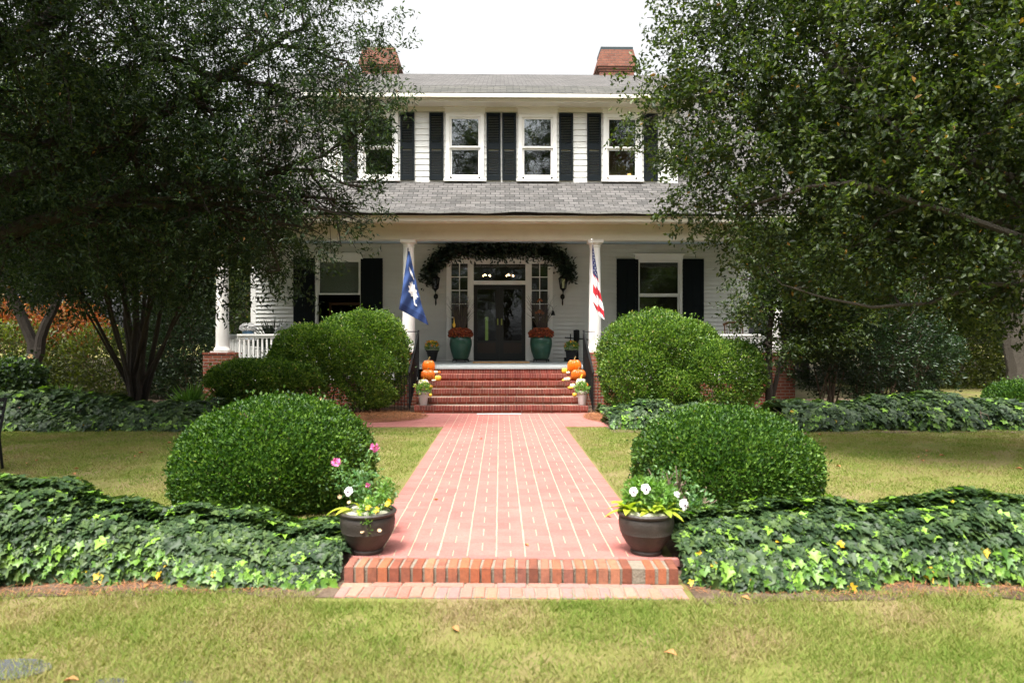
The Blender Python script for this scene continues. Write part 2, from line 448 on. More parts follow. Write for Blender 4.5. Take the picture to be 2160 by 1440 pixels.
# ------------------------------------------------------------------ mesh builder
class MB:
    def __init__(self):
        self.v, self.f, self.mi = [], [], []
        self.m = 0

    def _add(self, vs, fs):
        o = len(self.v)
        self.v.extend([tuple(p) for p in vs])
        self.f.extend([tuple(i + o for i in f) for f in fs])
        self.mi.extend([self.m] * len(fs))
        return self

    def box(self, x0, x1, y0, y1, z0, z1, mat=None):
        vs = [(x0, y0, z0), (x1, y0, z0), (x1, y1, z0), (x0, y1, z0), (x0, y0, z1), (x1, y0, z1), (x1, y1, z1), (x0, y1, z1)]
        if mat is not None:
            vs = [mat @ Vector(p) for p in vs]
        return self._add(vs, [(0, 3, 2, 1), (4, 5, 6, 7), (0, 1, 5, 4), (1, 2, 6, 5), (2, 3, 7, 6), (3, 0, 4, 7)])

    def bevbox(self, x0, x1, y0, y1, z0, z1, b, mat=None):
        """box with its top edges chamfered"""
        vs = [(x0, y0, z0), (x1, y0, z0), (x1, y1, z0), (x0, y1, z0),
              (x0, y0, z1 - b), (x1, y0, z1 - b), (x1, y1, z1 - b), (x0, y1, z1 - b),
              (x0 + b, y0 + b, z1), (x1 - b, y0 + b, z1), (x1 - b, y1 - b, z1), (x0 + b, y1 - b, z1)]
        if mat is not None:
            vs = [mat @ Vector(p) for p in vs]
        return self._add(vs, [(0, 1, 5, 4), (1, 2, 6, 5), (2, 3, 7, 6), (3, 0, 4, 7),
                              (4, 5, 9, 8), (5, 6, 10, 9), (6, 7, 11, 10), (7, 4, 8, 11), (8, 9, 10, 11), (0, 3, 2, 1)])

    def prism(self, poly, axis, a, b):
        """poly: list of 2-tuples in the plane across axis ('x': (y,z), 'y': (x,z), 'z': (x,y))"""
        def P(p, t):
            return {'x': (t, p[0], p[1]), 'y': (p[0], t, p[1]), 'z': (p[0], p[1], t)}[axis]
        n = len(poly)
        vs = [P(p, a) for p in poly] + [P(p, b) for p in poly]
        fs = [tuple(range(n - 1, -1, -1)), tuple(range(n, 2 * n))]
        fs += [(i, (i + 1) % n, n + (i + 1) % n, n + i) for i in range(n)]
        return self._add(vs, fs)

    def lathe(self, prof, c=(0, 0, 0), seg=24, ribs=0, ramp_=0.0, sq=1.0):
        vs, fs = [], []
        for (r, z) in prof:
            for k in range(seg):
                a = 2 * math.pi * k / seg
                rr = r * (1 - ramp_ * abs(math.cos(a * ribs / 2)) ** 6) if ribs else r
                vs.append((c[0] + rr * math.cos(a), c[1] + rr * math.sin(a) * sq, c[2] + z))
        for i in range(len(prof) - 1):
            for k in range(seg):
                k2 = (k + 1) % seg
                fs.append((i * seg + k, i * seg + k2, (i + 1) * seg + k2, (i + 1) * seg + k))
        if prof[0][0] > 1e-4:
            fs.append(tuple(range(seg - 1, -1, -1)))
        if prof[-1][0] > 1e-4:
            o = (len(prof) - 1) * seg
            fs.append(tuple(o + k for k in range(seg)))
        return self._add(vs, fs)

    def tube(self, pts, rad, n=6, cap=True):
        pts = [Vector(p) for p in pts]
        if not hasattr(rad, '__len__'):
            rad = [rad] * len(pts)
        vs, fs = [], []
        up = Vector((0.13, 0.21, 0.97))
        prev = None
        for i, p in enumerate(pts):
            d = (pts[min(i + 1, len(pts) - 1)] - pts[max(i - 1, 0)])
            d = d.normalized() if d.length > 1e-9 else Vector((0, 0, 1))
            if prev is None:
                a = d.cross(up if abs(d.dot(up)) < 0.95 else Vector((1, 0, 0))).normalized()
            else:
                a = (prev - d * prev.dot(d)).normalized()
            prev = a
            b = d.cross(a)
            for k in range(n):
                t = 2 * math.pi * k / n
                vs.append(p + (a * math.cos(t) + b * math.sin(t)) * rad[i])
        for i in range(len(pts) - 1):
            for k in range(n):
                k2 = (k + 1) % n
                fs.append((i * n + k, i * n + k2, (i + 1) * n + k2, (i + 1) * n + k))
        if cap:
            fs.append(tuple(range(n - 1, -1, -1)))
            o = (len(pts) - 1) * n
            fs.append(tuple(o + k for k in range(n)))
        return self._add(vs, fs)

    def ball(self, c, r, seg=10, rings=6):
        if not hasattr(r, '__len__'):
            r = (r, r, r)
        vs, fs = [], []
        for i in range(rings + 1):
            ph = math.pi * i / rings
            for k in range(seg):
                t = 2 * math.pi * k / seg
                vs.append((c[0] + r[0] * math.sin(ph) * math.cos(t), c[1] + r[1] * math.sin(ph) * math.sin(t), c[2] - r[2] * math.cos(ph)))
        for i in range(rings):
            for k in range(seg):
                k2 = (k + 1) % seg
                fs.append((i * seg + k, i * seg + k2, (i + 1) * seg + k2, (i + 1) * seg + k))
        return self._add(vs, fs)


OFF = {}


def finish(o, loc, parent):
    C.objects.link(o)
    if parent is not None:
        o.parent = parent
        OFF[o.name] = OFF[parent.name]
    else:
        o.location = loc
        OFF[o.name] = Vector(loc)
    return o


def mk(name, mb, mats, parent=None, loc=(0, 0, 0), smooth=False):
    base = OFF[parent.name] if parent is not None else Vector(loc)
    me = bpy.data.meshes.new(name)
    v = np.array(mb.v, dtype=float).reshape(-1, 3) - np.array(base)
    me.from_pydata(v.tolist(), [], mb.f)
    if not isinstance(mats, (list, tuple)):
        mats = [mats]
    for m in mats:
        me.materials.append(m)
    if len(mats) > 1:
        me.polygons.foreach_set('material_index', mb.mi)
    if smooth:
        me.polygons.foreach_set('use_smooth', [True] * len(me.polygons))
        try:
            me.set_sharp_from_angle(angle=R(40))
        except Exception:
            pass
    me.update()
    return finish(bpy.data.objects.new(name, me), loc, parent)


def np_mesh(name, V, Fc, mat, parent=None, loc=(0, 0, 0), smooth=False):
    """V (n,3), Fc (m,3) triangles"""
    base = OFF[parent.name] if parent is not None else Vector(loc)
    V = V - np.array(base)
    me = bpy.data.meshes.new(name)
    me.vertices.add(len(V))
    me.vertices.foreach_set('co', V.astype(np.float32).ravel())
    me.loops.add(Fc.size)
    me.loops.foreach_set('vertex_index', Fc.astype(np.int32).ravel())
    me.polygons.add(len(Fc))
    me.polygons.foreach_set('loop_start', np.arange(0, Fc.size, 3, dtype=np.int32))
    me.materials.append(mat)
    me.update(calc_edges=True)
    me.validate()
    return finish(bpy.data.objects.new(name, me), loc, parent)


def empty(name, loc):
    o = bpy.data.objects.new(name, None)
    o.empty_display_size = 0.2
    return finish(o, loc, None)


def tag(o, label=None, cat=None, group=None, kind=None):
    for k, v in (('label', label), ('category', cat), ('group', group), ('kind', kind)):
        if v:
            o[k] = v
    return o


def thing(name, label, cat, loc=(0, 0, 0), group=None):
    return tag(empty(name, loc), label, cat, group)


def structure(o):
    o['kind'] = 'structure'
    return o


# ------------------------------------------------------------------ leaf clouds
def unit(a):
    return a / np.maximum(1e-9, np.linalg.norm(a, axis=-1, keepdims=True))


def rdir(n):
    return unit(rng.normal(size=(n, 3)))


def leaf_arrays(P, D, Nn, L, Wd, fold=0.25):
    n = len(P)
    D = unit(D)
    S = unit(np.cross(D, Nn) + 1e-6)
    N2 = np.cross(S, D)
    L = np.broadcast_to(L, n)[:, None]
    Wd = np.broadcast_to(Wd, n)[:, None]
    base = P
    tip = P + D * L - N2 * L * 0.12
    mid = P + D * L * 0.48
    le = mid + S * Wd * 0.5 + N2 * Wd * fold
    ri = mid - S * Wd * 0.5 + N2 * Wd * fold
    V = np.stack([base, le, tip, ri], 1).reshape(-1, 3)
    i = np.arange(n)[:, None] * 4
    Fc = np.concatenate([i + np.array([[0, 2, 1]]), i + np.array([[0, 3, 2]])], 0)
    return V, Fc


IVY = np.array([(0.04, 0), (-0.12, 0.20), (0.03, 0.44), (0.24, 0.30), (0.55, 0.52), (0.60, 0.22), (1.0, 0), (0.60, -0.22), (0.55, -0.52), (0.24, -0.30), (0.03, -0.44), (-0.12, -0.20)])


def ivy_arrays(P, D, Nn, L):
    n = len(P)
    D = unit(D)
    S = unit(np.cross(D, Nn) + 1e-6)
    N2 = np.cross(S, D)
    L = np.broadcast_to(L, n)[:, None]
    vs = [P + D * L * 0.36 - N2 * L * 0.10]
    for (a, b) in IVY:
        jit = 1 + 0.14 * rng.normal(size=(n, 1))
        vs.append(P + D * L * a * jit + S * L * b * jit + N2 * L * (0.10 * abs(b) - 0.16 * max(0, a - 0.6)))
    V = np.stack(vs, 1).reshape(-1, 3)
    k = len(IVY)
    i = np.arange(n)[:, None] * (k + 1)
    Fc = np.concatenate([i + np.array([[0, 1 + j, 1 + (j + 1) % k]]) for j in range(k)], 0)
    return V, Fc


def n3(P, f, s=0.0):
    """cheap smooth noise in about -1..1"""
    x, y, z = P[:, 0] * f, P[:, 1] * f, P[:, 2] * f
    return (np.sin(x * 1.0 + 1.7 * np.sin(y * 0.8 + s) + s) * np.cos(y * 1.3 + z * 0.7 - s) + 0.6 * np.sin(z * 2.1 + x * 1.6 + 2 * s) * np.cos(x * 0.9 - y * 2.3) + 0.4 * np.sin(3.1 * x - 2.7 * y + 3.3 * z + s)) / 1.6


def shell(lobes, n, f0=0.82, f1=1.02, lump=0.05, lf=4.0, zmin=0.0, cut=0.86):
    """points through the outer shell of a union of (super)ellipsoids: cx cy cz rx ry rz p"""
    w = np.array([(l[3] * l[4] + l[4] * l[5] + l[3] * l[5]) for l in lobes])
    w = w / w.sum()
    Ps, Ns = [], []
    for li, l in enumerate(lobes):
        m = int(n * w[li] * 1.5)
        d = rdir(m)
        c, r = np.array(l[:3]), np.array(l[3:6])
        p = l[6] if len(l) > 6 else 2.0
        k = (np.abs(d) ** p).sum(1) ** (-1 / p)
        f = f0 + (f1 - f0) * rng.random(m) ** 0.6
        P = c + d * r * (k * f)[:, None]
        P += (P - c) * (lump * n3(P, lf, li * 1.3) + lump * 0.7 * n3(P, lf * 3.4, li) + lump * 0.4 * n3(P, lf * 8, li))[:, None]
        Nn = unit(np.sign(d) * np.abs(d * k[:, None]) ** (p - 1) / r)
        ok = P[:, 2] > zmin
        for lj, q in enumerate(lobes):
            if lj == li:
                continue
            pq = q[6] if len(q) > 6 else 2.0
            val = (np.abs((P - np.array(q[:3])) / np.array(q[3:6])) ** pq).sum(1) ** (1 / pq)
            ok &= val > cut
        Ps.append(P[ok])
        Ns.append(Nn[ok])
    P, Nn = np.concatenate(Ps), np.concatenate(Ns)
    if len(P) > n:
        i = rng.choice(len(P), n, replace=False)
        P, Nn = P[i], Nn[i]
    return P, Nn


def shrub(name, label, cat, lobes, n, L, mat, asp=0.55, f0=0.8, lump=0.05, lf=4.0, group=None, base=None, upbias=0.3, spread=0.75, zmin=0.0, stems=10, gap=None, core=0.62, kind=None):
    c = np.array(lobes[0][:3])
    base = base or (float(c[0]), float(c[1]), 0.0)
    t = thing(name, label, cat, base, group)
    P, Nn = shell(lobes, n, f0, 1.03, lump, lf, zmin)
    if gap:
        # openings low in the skirt where stems show
        g = n3(P, gap[0], 2.0)
        h = (P[:, 2] - zmin)
        keep = ~((g > gap[1]) & (h < gap[2]))
        P, Nn = P[keep], Nn[keep]
    Pi, Ni = shell(lobes, int(n * 0.3), 0.45, f0, 0.1, lf, zmin, 0.5)
    P, Nn = np.concatenate([P, Pi]), np.concatenate([Nn, Ni])
    stray = rng.random(len(P)) < 0.03
    P = P + Nn * (stray * rng.random(len(P)) * L * 2.2)[:, None] + np.array([0, 0, 1]) * (stray * rng.random(len(P)) * L * 1.2)[:, None]
    m = len(P)
    D = unit(Nn * 0.8 + rdir(m) * spread + np.array([0, 0, upbias]))
    sz = L * (0.7 + 0.6 * rng.random(m))
    V, Fc = leaf_arrays(P, D, unit(Nn + rdir(m) * 0.6), sz, sz * asp)
    np_mesh('foliage', V, Fc, mat, t)
    mb = MB()
    for k in range(stems):
        l = lobes[k % len(lobes)]
        a = random.uniform(0, 6.28)
        e = Vector((l[0] + l[3] * 0.6 * math.cos(a), l[1] + l[4] * 0.6 * math.sin(a), l[2] + l[5] * random.uniform(0.1, 0.6)))
        s = Vector((l[0] + random.uniform(-.3, .3) * l[3], l[1] + random.uniform(-.3, .3) * l[4], base[2]))
        mid = s.lerp(e, 0.5) + Vector((random.uniform(-.1, .1), random.uniform(-.1, .1), 0.05))
        mb.tube([s, mid, e], [0.022, 0.015, 0.006], 5)
        for q in range(3):
            a2 = e + Vector((random.uniform(-.4, .4) * l[3], random.uniform(-.4, .4) * l[4], random.uniform(-.1, .5) * l[5]))
            mb.tube([mid.lerp(e, 0.3 * q), a2], [0.009, 0.004], 4)
    mk('stem', mb, M['twig'], t)
    return t


def tree(name, label, cat, base, stems, blobs, ncl, lpc, L, asp, mat, bark, trunk_r=0.25, cl=0.45, droop=0.25, group=None, twigs=0.5, f_in=0.35, clr=0.2):
    """stems: list of lists of points; blobs: (x,y,z,r[,rz]); leaves sit in twig clusters spread through the blobs"""
    t = thing(name, label, cat, base, group)
    vol = np.array([b[3] ** 2.4 for b in blobs])
    cnt = np.maximum(1, (ncl * vol / vol.sum()).astype(int))
    mb = MB()
    allpts = []
    for st in stems:
        pts = [Vector(p) for p in st[0]]
        dense = []
        for i in range(len(pts) - 1):
            for k in range(4):
                q = pts[i].lerp(pts[i + 1], k / 4)
                q += Vector((random.gauss(0, 1), random.gauss(0, 1), random.gauss(0, .5))) * st[1] * 0.25
                dense.append(q)
        dense[0] = pts[0]
        dense.append(pts[-1])
        n = len(dense)
        rr = [st[1] * (1 - i / (n - 1)) ** 0.8 + st[2] for i in range(n)]
        mb.tube(dense, rr, 8)
        allpts += [(q, r) for q, r in zip(dense[n // 4:], rr[n // 4:])]
    CP, CD = [], []
    for bi, b in enumerate(blobs):
        c = Vector(b[:3])
        m = cnt[bi]
        d = rdir(m)
        rz = b[4] if len(b) > 4 else b[3] * 0.85
        f = f_in + (1.08 - f_in) * rng.random(m) ** 0.7
        P = np.array(c) + d * np.array([b[3], b[3], rz]) * f[:, None]
        P += (P - np.array(c)) * (0.22 * n3(P, 2.2, bi))[:, None]
        CP.append(P)
        CD.append(d)
        # limb from the nearest stem point to this blob, then branches
        q, r = min(allpts, key=lambda a: (a[0] - c).length + 0.5 * abs(a[0].z - c.z) + (2.0 if a[0].z > c.z + 0.3 else 0))
        mid = q.lerp(c, 0.5) + Vector((random.uniform(-.2, .2), random.uniform(-.2, .2), 0.12 * (q - c).length * random.uniform(-0.3, 1)))
        r0 = min(r * 0.8, 0.03 + 0.035 * b[3])
        path = [q, q.lerp(mid, .5) + Vector((random.gauss(0, .05), random.gauss(0, .05), random.gauss(0, .05))), mid, mid.lerp(c, .5) + Vector((random.gauss(0, .08), random.gauss(0, .08), random.gauss(0, .08))), c]
        mb.tube(path, [r0, r0 * .85, r0 * .7, r0 * .55, r0 * .4], 6)
        for k in range(min(m, int(6 + 6 * b[3]))):
            e = Vector(P[k])
            s = path[random.choice((2, 3, 4))]
            mm = s.lerp(e, 0.5) + Vector((random.gauss(0, .1), random.gauss(0, .1), random.gauss(0, .1))) * b[3] * 0.6
            mb.tube([s, mm, e], [r0 * .32, r0 * .2, 0.006], 4)
            if m > k * 3 + 3:
                for z in range(2):
                    e2 = Vector(P[(k * 3 + z) % m])
                    if (e2 - mm).length < b[3] * 0.9:
                        mb.tube([mm, mm.lerp(e2, .5) + Vector((random.gauss(0, .04), random.gauss(0, .04), .03)), e2], [r0 * .14, r0 * .1, 0.004], 3)
    mk('trunk', mb, bark, t, smooth=True)
    CP, CD = np.concatenate(CP), np.concatenate(CD)
    K = len(CP)
    td = unit(CD * 0.7 + rdir(K) * 0.8 + np.array([0, 0, -droop]))
    idx = np.repeat(np.arange(K), lpc)
    m = len(idx)
    tt = rng.random(m)
    P = CP[idx] + td[idx] * (tt * cl)[:, None] + rdir(m) * (clr * rng.random(m) ** 0.7)[:, None]
    D = unit(td[idx] * 0.6 + rdir(m) * 0.9)
    Nn = unit(rdir(m) * 0.9 + np.array([0, -0.1, 0.7]))
    sz = L * (0.65 + 0.7 * rng.random(m))
    V, Fc = leaf_arrays(P, D, Nn, sz, sz * asp, 0.18)
    np_mesh('crown', V, Fc, mat, t)
    return t


def copy_tree(o, parent=None):
    c = o.copy()
    C.objects.link(c)
    if parent is not None:
        c.parent = parent
    for ch in list(o.children):
        copy_tree(ch, c)
    return c


# ================================================================== GROUND
X0, X1 = -1.02, 1.17             # walk edges
PATH_Y0, PATH_Y1 = 5.03, 15.25


def strip_ground(name, xs, ys, mat, dz=0.0, edge=None):
    mb = MB()
    vs = [(x, y + (edge(x, j) if edge else 0), 0) for j, y in enumerate(ys) for x in xs]
    vs = [(x, y, gz(y) + dz) for x, y, _ in vs]
    nx = len(xs)
    fs = [(j * nx + i, j * nx + i + 1, (j + 1) * nx + i + 1, (j + 1) * nx + i) for j in range(len(ys) - 1) for i in range(nx - 1)]
    mb._add(vs, fs)
    return structure(mk(name, mb, mat))


ys = [-60, -10, 0, 2, 4, 4.9] + [4.9 + 0.35 * k / 8 for k in range(1, 9)] + [6, 8, 12, 16, 24, 40, 80, 200, 400]
strip_ground('lawn', [-300, -60, -20, -8, -4, -2, 0, 2, 4, 8, 20, 60, 300], ys, M['lawn'])


def wavy(a, f, s):
    return lambda x: a * (math.sin(x * f + s) + 0.6 * math.sin(x * f * 2.7 + 2 * s) + 0.4 * math.sin(x * f * 6.1 + s))


def bed(name, xa, xb, ya, yb, amp=0.04, s=0.0, dz=0.006):
    n = max(4, int((xb - xa) / 0.12))
    xs = [xa + (xb - xa) * i / n for i in range(n + 1)]
    wa, wb = wavy(amp, 2.3, s), wavy(amp, 1.7, s + 2)
    rows = 10
    mb = MB()
    vs = []
    for j in range(rows + 1):
        for x in xs:
            y = (ya + wa(x)) * (1 - j / rows) + (yb + wb(x)) * (j / rows)
            vs.append((x, y, gz(y) + dz))
    nx = len(xs)
    mb._add(vs, [(j * nx + i, j * nx + i + 1, (j + 1) * nx + i + 1, (j + 1) * nx + i) for j in range(rows) for i in range(nx - 1)])
    return structure(mk(name, mb, M['dirt']))


bed('soil_bed', -9, -1.02, 4.62, 6.1, 0.045, 0.3)
bed('soil_bed', 1.25, 9, 4.48, 6.0, 0.045, 1.3)
bed('soil_bed', -14, -3.6, 12.4, 19.0, 0.08, 2.3)
bed('soil_bed', 1.9, 14, 11.9, 19.0, 0.08, 3.3)
bed('soil_bed', -3.6, -1.2, 13.95, 17.0, 0.06, 2.9)

mbw = MB()
for (xa, xb, ya, yb) in ((-60, -7.6, 16.5, 70), (7.8, 11.5, 16.5, 70), (11.5, 60, 25.5, 70)):
    n = 14
    for i in range(n):
        a0, a1 = xa + (xb - xa) * i / n, xa + (xb - xa) * (i + 1) / n
        w = lambda x: 0.5 * math.sin(x * 1.1) + 0.3 * math.sin(x * 2.9)
        mbw._add([(a0, ya + w(a0), -.011), (a1, ya + w(a1), -.011), (a1, yb, -.011), (a0, yb, -.011)], [(0, 1, 2, 3)])
structure(mk('woodland_floor', mbw, groundmat('shade_dark_ground', [(0.020, 0.016, 0.010), (0.035, 0.026, 0.016), (0.03, 0.034, 0.012), (0.05, 0.036, 0.02)], 1.5, 20)))  # dark ground colour stands for the shade under the woods

# --- brick walk: basket weave, cream joints running with the walk, tight joints across
mb = MB()
mb.m = 0
lane = 0.2105
lx0 = X0 + 0.15
nl = 9
row = 0.2
# bricks
k = 0
y = PATH_Y0
skew = -0.035
def brk(x0, x1, y0, y1, dz=0.0):
    b = 0.0022
    cx, cy = (x0 + x1) / 2, (y0 + y1) / 2
    z = -0.0055 + max(-0.0012, min(0.0012, random.gauss(0, 0.0006))) + dz
    vs = []
    for (x, yy, zz) in [(x0, y0, -0.03), (x1, y0, -0.03), (x1, y1, -0.03), (x0, y1, -0.03),
                        (x0, y0, z - b), (x1, y0, z - b), (x1, y1, z - b), (x0, y1, z - b),
                        (x0 + b, y0 + b, z), (x1 - b, y0 + b, z), (x1 - b, y1 - b, z), (x0 + b, y1 - b, z)]:
        fade = max(0.0, min(1.0, (14.5 - yy) / 9))
        vs.append((x, yy + skew * fade * (x - 0.075), zz))
    mb._add(vs, [(0, 1, 5, 4), (1, 2, 6, 5), (2, 3, 7, 6), (3, 0, 4, 7), (4, 5, 9, 8), (5, 6, 10, 9), (6, 7, 11, 10), (7, 4, 8, 11), (8, 9, 10, 11)])
j = 0
while y < 15.2:
    for i in range(nl):
        a = lx0 + i * lane + random.gauss(0, 0.0012)
        g = 0.0045
        if (i + j) % 2 == 0:
            brk(a + g, a + lane / 2 - g + 0.001, y + 0.0005, y + row - 0.0005)
            brk(a + lane / 2 + g - 0.001, a + lane - g, y + 0.0005, y + row - 0.0005)
        else:
            brk(a + g, a + lane - g, y + 0.0005, y + row / 2 - 0.0008)
            brk(a + g, a + lane - g, y + row / 2 + 0.0008, y + row - 0.0005)
    for q in range(2):
        brk(X0, lx0 - 0.004, y + q * row / 2 + 0.0015, y + (q + 1) * row / 2 - 0.0015)
        brk(lx0 + nl * lane + 0.004, X1, y + q * row / 2 + 0.0015, y + (q + 1) * row / 2 - 0.0015)
    y += row
    j += 1
# cross walk along the foot of the steps
for sgn, xa, xb in ((-1, -7.5, X0 - 0.005), (1, X1 + 0.005, 2.6)):
    yy = 12.85
    r = 0
    while yy < 15.2:
        x = xa - (0.1 if r % 2 else 0)
        while x < xb:
            lim = 15.25 if x > -2.0 else (14.3 if x > -2.6 else 13.9)
            if yy < lim:
                brk(max(x, xa) + 0.002, min(x + 0.2, xb) - 0.002, yy + 0.002, yy + 0.098)
            x += 0.2
        yy += 0.1
        r += 1
walk = structure(mk('walkway', mb, M['paver']))
mb = MB()
mb.box(X0 + 0.01, X1 - 0.01, PATH_Y0 + 0.05, 15.22, -0.05, -0.0078)
mb.box(-7.4, X0 + 0.009, 12.9, 14.25, -0.05, -0.0095)
mb.box(-1.8, X0 + 0.009, 14.26, 15.2, -0.05, -0.0095)
mb.box(X1 - 0.009, 2.55, 12.9, 15.2, -0.05, -0.0095)
structure(mk('walkway_mortar', mb, M['mortar']))

# --- front edge step of old bricks, set a little askew
rot = Matrix.Translation((0.09, 4.92, 0)) @ Matrix.Rotation(-0.035, 4, 'Z')
st = thing('entry_step', 'low step of orange-red bricks on edge across the near end of the walk', 'step', (0.09, 4.92, -0.115))
mb = MB()
for i in range(29):
    x = -1.155 + i * 0.0788
    if i == 25:
        continue
    q = rot @ Matrix.Rotation(random.gauss(0, 0.015), 4, 'Z')
    q = rot @ Matrix.Translation((x + 0.035, 0, 0)) @ Matrix.Rotation(random.gauss(0, 0.02), 4, 'Z')
    dy = random.gauss(0, 0.004)
    mb.bevbox(-0.0325 + abs(random.gauss(0, .002)), 0.0325 - abs(random.gauss(0, .003)), -0.105 + dy, 0.10 + dy, -0.108, 0.002 + random.gauss(0, 0.0015), 0.007, q)
mk('edge_brick', mb, M['edge_brick'], st)
mb = MB()
mb.box(-1.14, 1.10, -0.092, 0.098, -0.112, -0.008, rot)
mk('mortar', mb, M['mortar_dark'], st)
mb = MB()
for i in range(11):
    x = -1.17 + i * 0.213
    mb.bevbox(x + 0.004, x + 0.209, 0.104, 0.158 + random.gauss(0, .002), -0.05, -0.001 + random.gauss(0, .001), 0.004, rot)
mk('backing_brick', mb, M['paver'], st)
mb = MB()
for i in range(28):
    x = -1.145 + i * 0.0815
    q = rot @ Matrix.Translation((x + 0.035, -0.285, 0)) @ Matrix.Rotation(random.gauss(0, 0.03), 4, 'Z')
    mb.bevbox(-0.035, 0.035, -0.09 + random.gauss(0, .006), 0.09, -0.16, -0.100 + random.gauss(0, 0.002), 0.006, q)
for i in range(11):
    x = -1.155 + i * 0.209
    mb.bevbox(x + 0.004, x + 0.200, -0.185, -0.118, -0.16, -0.099 + random.gauss(0, .002), 0.006, rot)
mk('paver', mb, M['low_brick'], st)
mb = MB()
mb.box(-1.13, 1.12, -0.375, -0.112, -0.16, -0.108, rot)
mk('paver_mortar', mb, M['mortar_dark'], st)

# --- grass blades
def on_walk(x, y):
    return ((x > X0 - 0.03) & (x < X1 + 0.03) & (y > 4.8)) | ((x > -1.18) & (x < 1.36) & (y > 4.50 + 0.0 * x) & (y < 5.2)) | ((y > 12.8) & (x > -7.5) & (x < 2.6))


def grass(name, xa, xb, ya, yb, dens, h, label):
    n = int((xb - xa) * (yb - ya) * dens)
    x = xa + (xb - xa) * rng.random(n)
    y = ya + (yb - ya) * rng.random(n)
    P = np.stack([x, y, np.zeros(n)], 1)
    pat = n3(P, 1.9, 0.7) + 0.6 * n3(P, 5.1, 1.7)
    keep = (rng.random(n) < np.clip(0.95 + 0.9 * pat, 0.18, 1)) & ~on_walk(x, y)
    edge = np.where(x < 0, 4.66, 4.54) + 0.045 * (np.sin(x * 2.3 + np.where(x < 0, .3, 1.3)) + .6 * np.sin(x * 6.2))
    keep &= ~((y > edge) & (y < 6.05) & (np.abs(x) > 0.9) & (rng.random(n) > np.exp(-(y - edge) / 0.05)))
    x, y = x[keep], y[keep]
    n = len(x)
    t = np.clip((y - 4.9) / 0.35, 0, 1)
    z = -0.115 + 0.1 * t * t * (3 - 2 * t)
    B = np.stack([x, y, z - 0.002], 1)
    a = rng.random(n) * 6.283
    w = 0.0020 + 0.0020 * rng.random(n) + y * 0.00018
    S = np.stack([np.cos(a), np.sin(a), np.zeros(n)], 1) * w[:, None]
    hh = h * (0.5 + 0.8 * rng.random(n))
    lean = rng.normal(size=(n, 2)) * 0.75 * hh[:, None]
    T = B + np.stack([lean[:, 0], lean[:, 1], hh], 1)
    V = np.stack([B - S, B + S, T], 1).reshape(-1, 3)
    Fc = np.arange(3 * n).reshape(-1, 3)
    o = np_mesh(name, V, Fc, M['grass'])
    tag(o, label, 'grass', kind='stuff')


grass('grass', -4.5, 5.0, 2.6, 4.72, 9500, 0.036, 'short yellow-green grass of the front lawn before the brick step')
grass('grass', -9, X0, 5.6, 12.75, 2600, 0.030, 'shaded lawn left of the brick walk')
grass('grass', X1, 10, 5.6, 12.75, 2600, 0.030, 'lawn with bare tan patches right of the brick walk')

# pine straw
def straw(name, cx, cy, rx, ry, n, z0, h, label, ln=0.11):
    a = rng.random(n) * 6.283
    r = np.sqrt(rng.random(n))
    x, y = cx + rx * r * np.cos(a), cy + ry * r * np.sin(a)
    z = z0 + h * (1 - r ** 2) * rng.random(n)
    P = np.stack([x, y, z], 1)
    D = unit(rng.normal(size=(n, 3)) * np.array([1, 1, 0.22]))
    S = unit(np.cross(D, [0, 0, 1.0])) * 0.0022
    L = ln * (0.6 + 0.8 * rng.random(n))[:, None]
    V = np.stack([P - S, P + S, P + D * L], 1).reshape(-1, 3)
    o = np_mesh(name, V, np.arange(3 * n).reshape(-1, 3), M['needle'])
    tag(o, label, 'pine straw', kind='stuff')


straw('pine_straw', -2.5, 14.55, 1.0, 1.05, 15000, 0.0, 0.07, 'rust-brown pine straw heaped left of the porch steps', 0.13)
straw('pine_straw', 2.2, 14.35, 0.5, 0.95, 7000, 0.0, 0.06, 'rust-brown pine straw right of the porch steps', 0.13)
straw('pine_straw', -1.55, 5.6, 0.5, 0.5, 900, 0.0, 0.03, 'pine straw under the left round bush')
straw('pine_straw', -3.3, 4.78, 2.3, 0.13, 1500, -0.105, 0.02, 'brown needles littering the soil before the left ivy bank', 0.09)
straw('pine_straw', 3.4, 4.68, 2.2, 0.15, 1500, -0.105, 0.02, 'brown needles littering the soil before the right ivy bank', 0.09)

for i, (px, py, rx, ry) in enumerate([(20, 1405, 0.22, 0.12), (235, 1432, 0.08, 0.035), (390, 1437, 0.05, 0.02)]):
    y = 1.645 * F / (py - 720)
    x = at(px, py, y).x
    mb = MB()
    poly = [(x + rx * math.cos(a) * random.uniform(.75, 1.1), y + ry * math.sin(a) * random.uniform(.75, 1.1)) for a in [k * 6.283 / 11 for k in range(11)]]
    mb.prism(poly, 'z', -0.15, -0.106)
    o = mk('stepping_stone', mb, M['stone'], loc=(x, y, -0.115))
    tag(o, ['large blue-grey flat stone in the grass at the lower left corner', 'small blue-grey stone patch in the grass, second from the lower left corner', 'smallest blue-grey stone patch in the front grass, furthest right of three'][i], 'stone', 'blue-grey stones in the front grass')

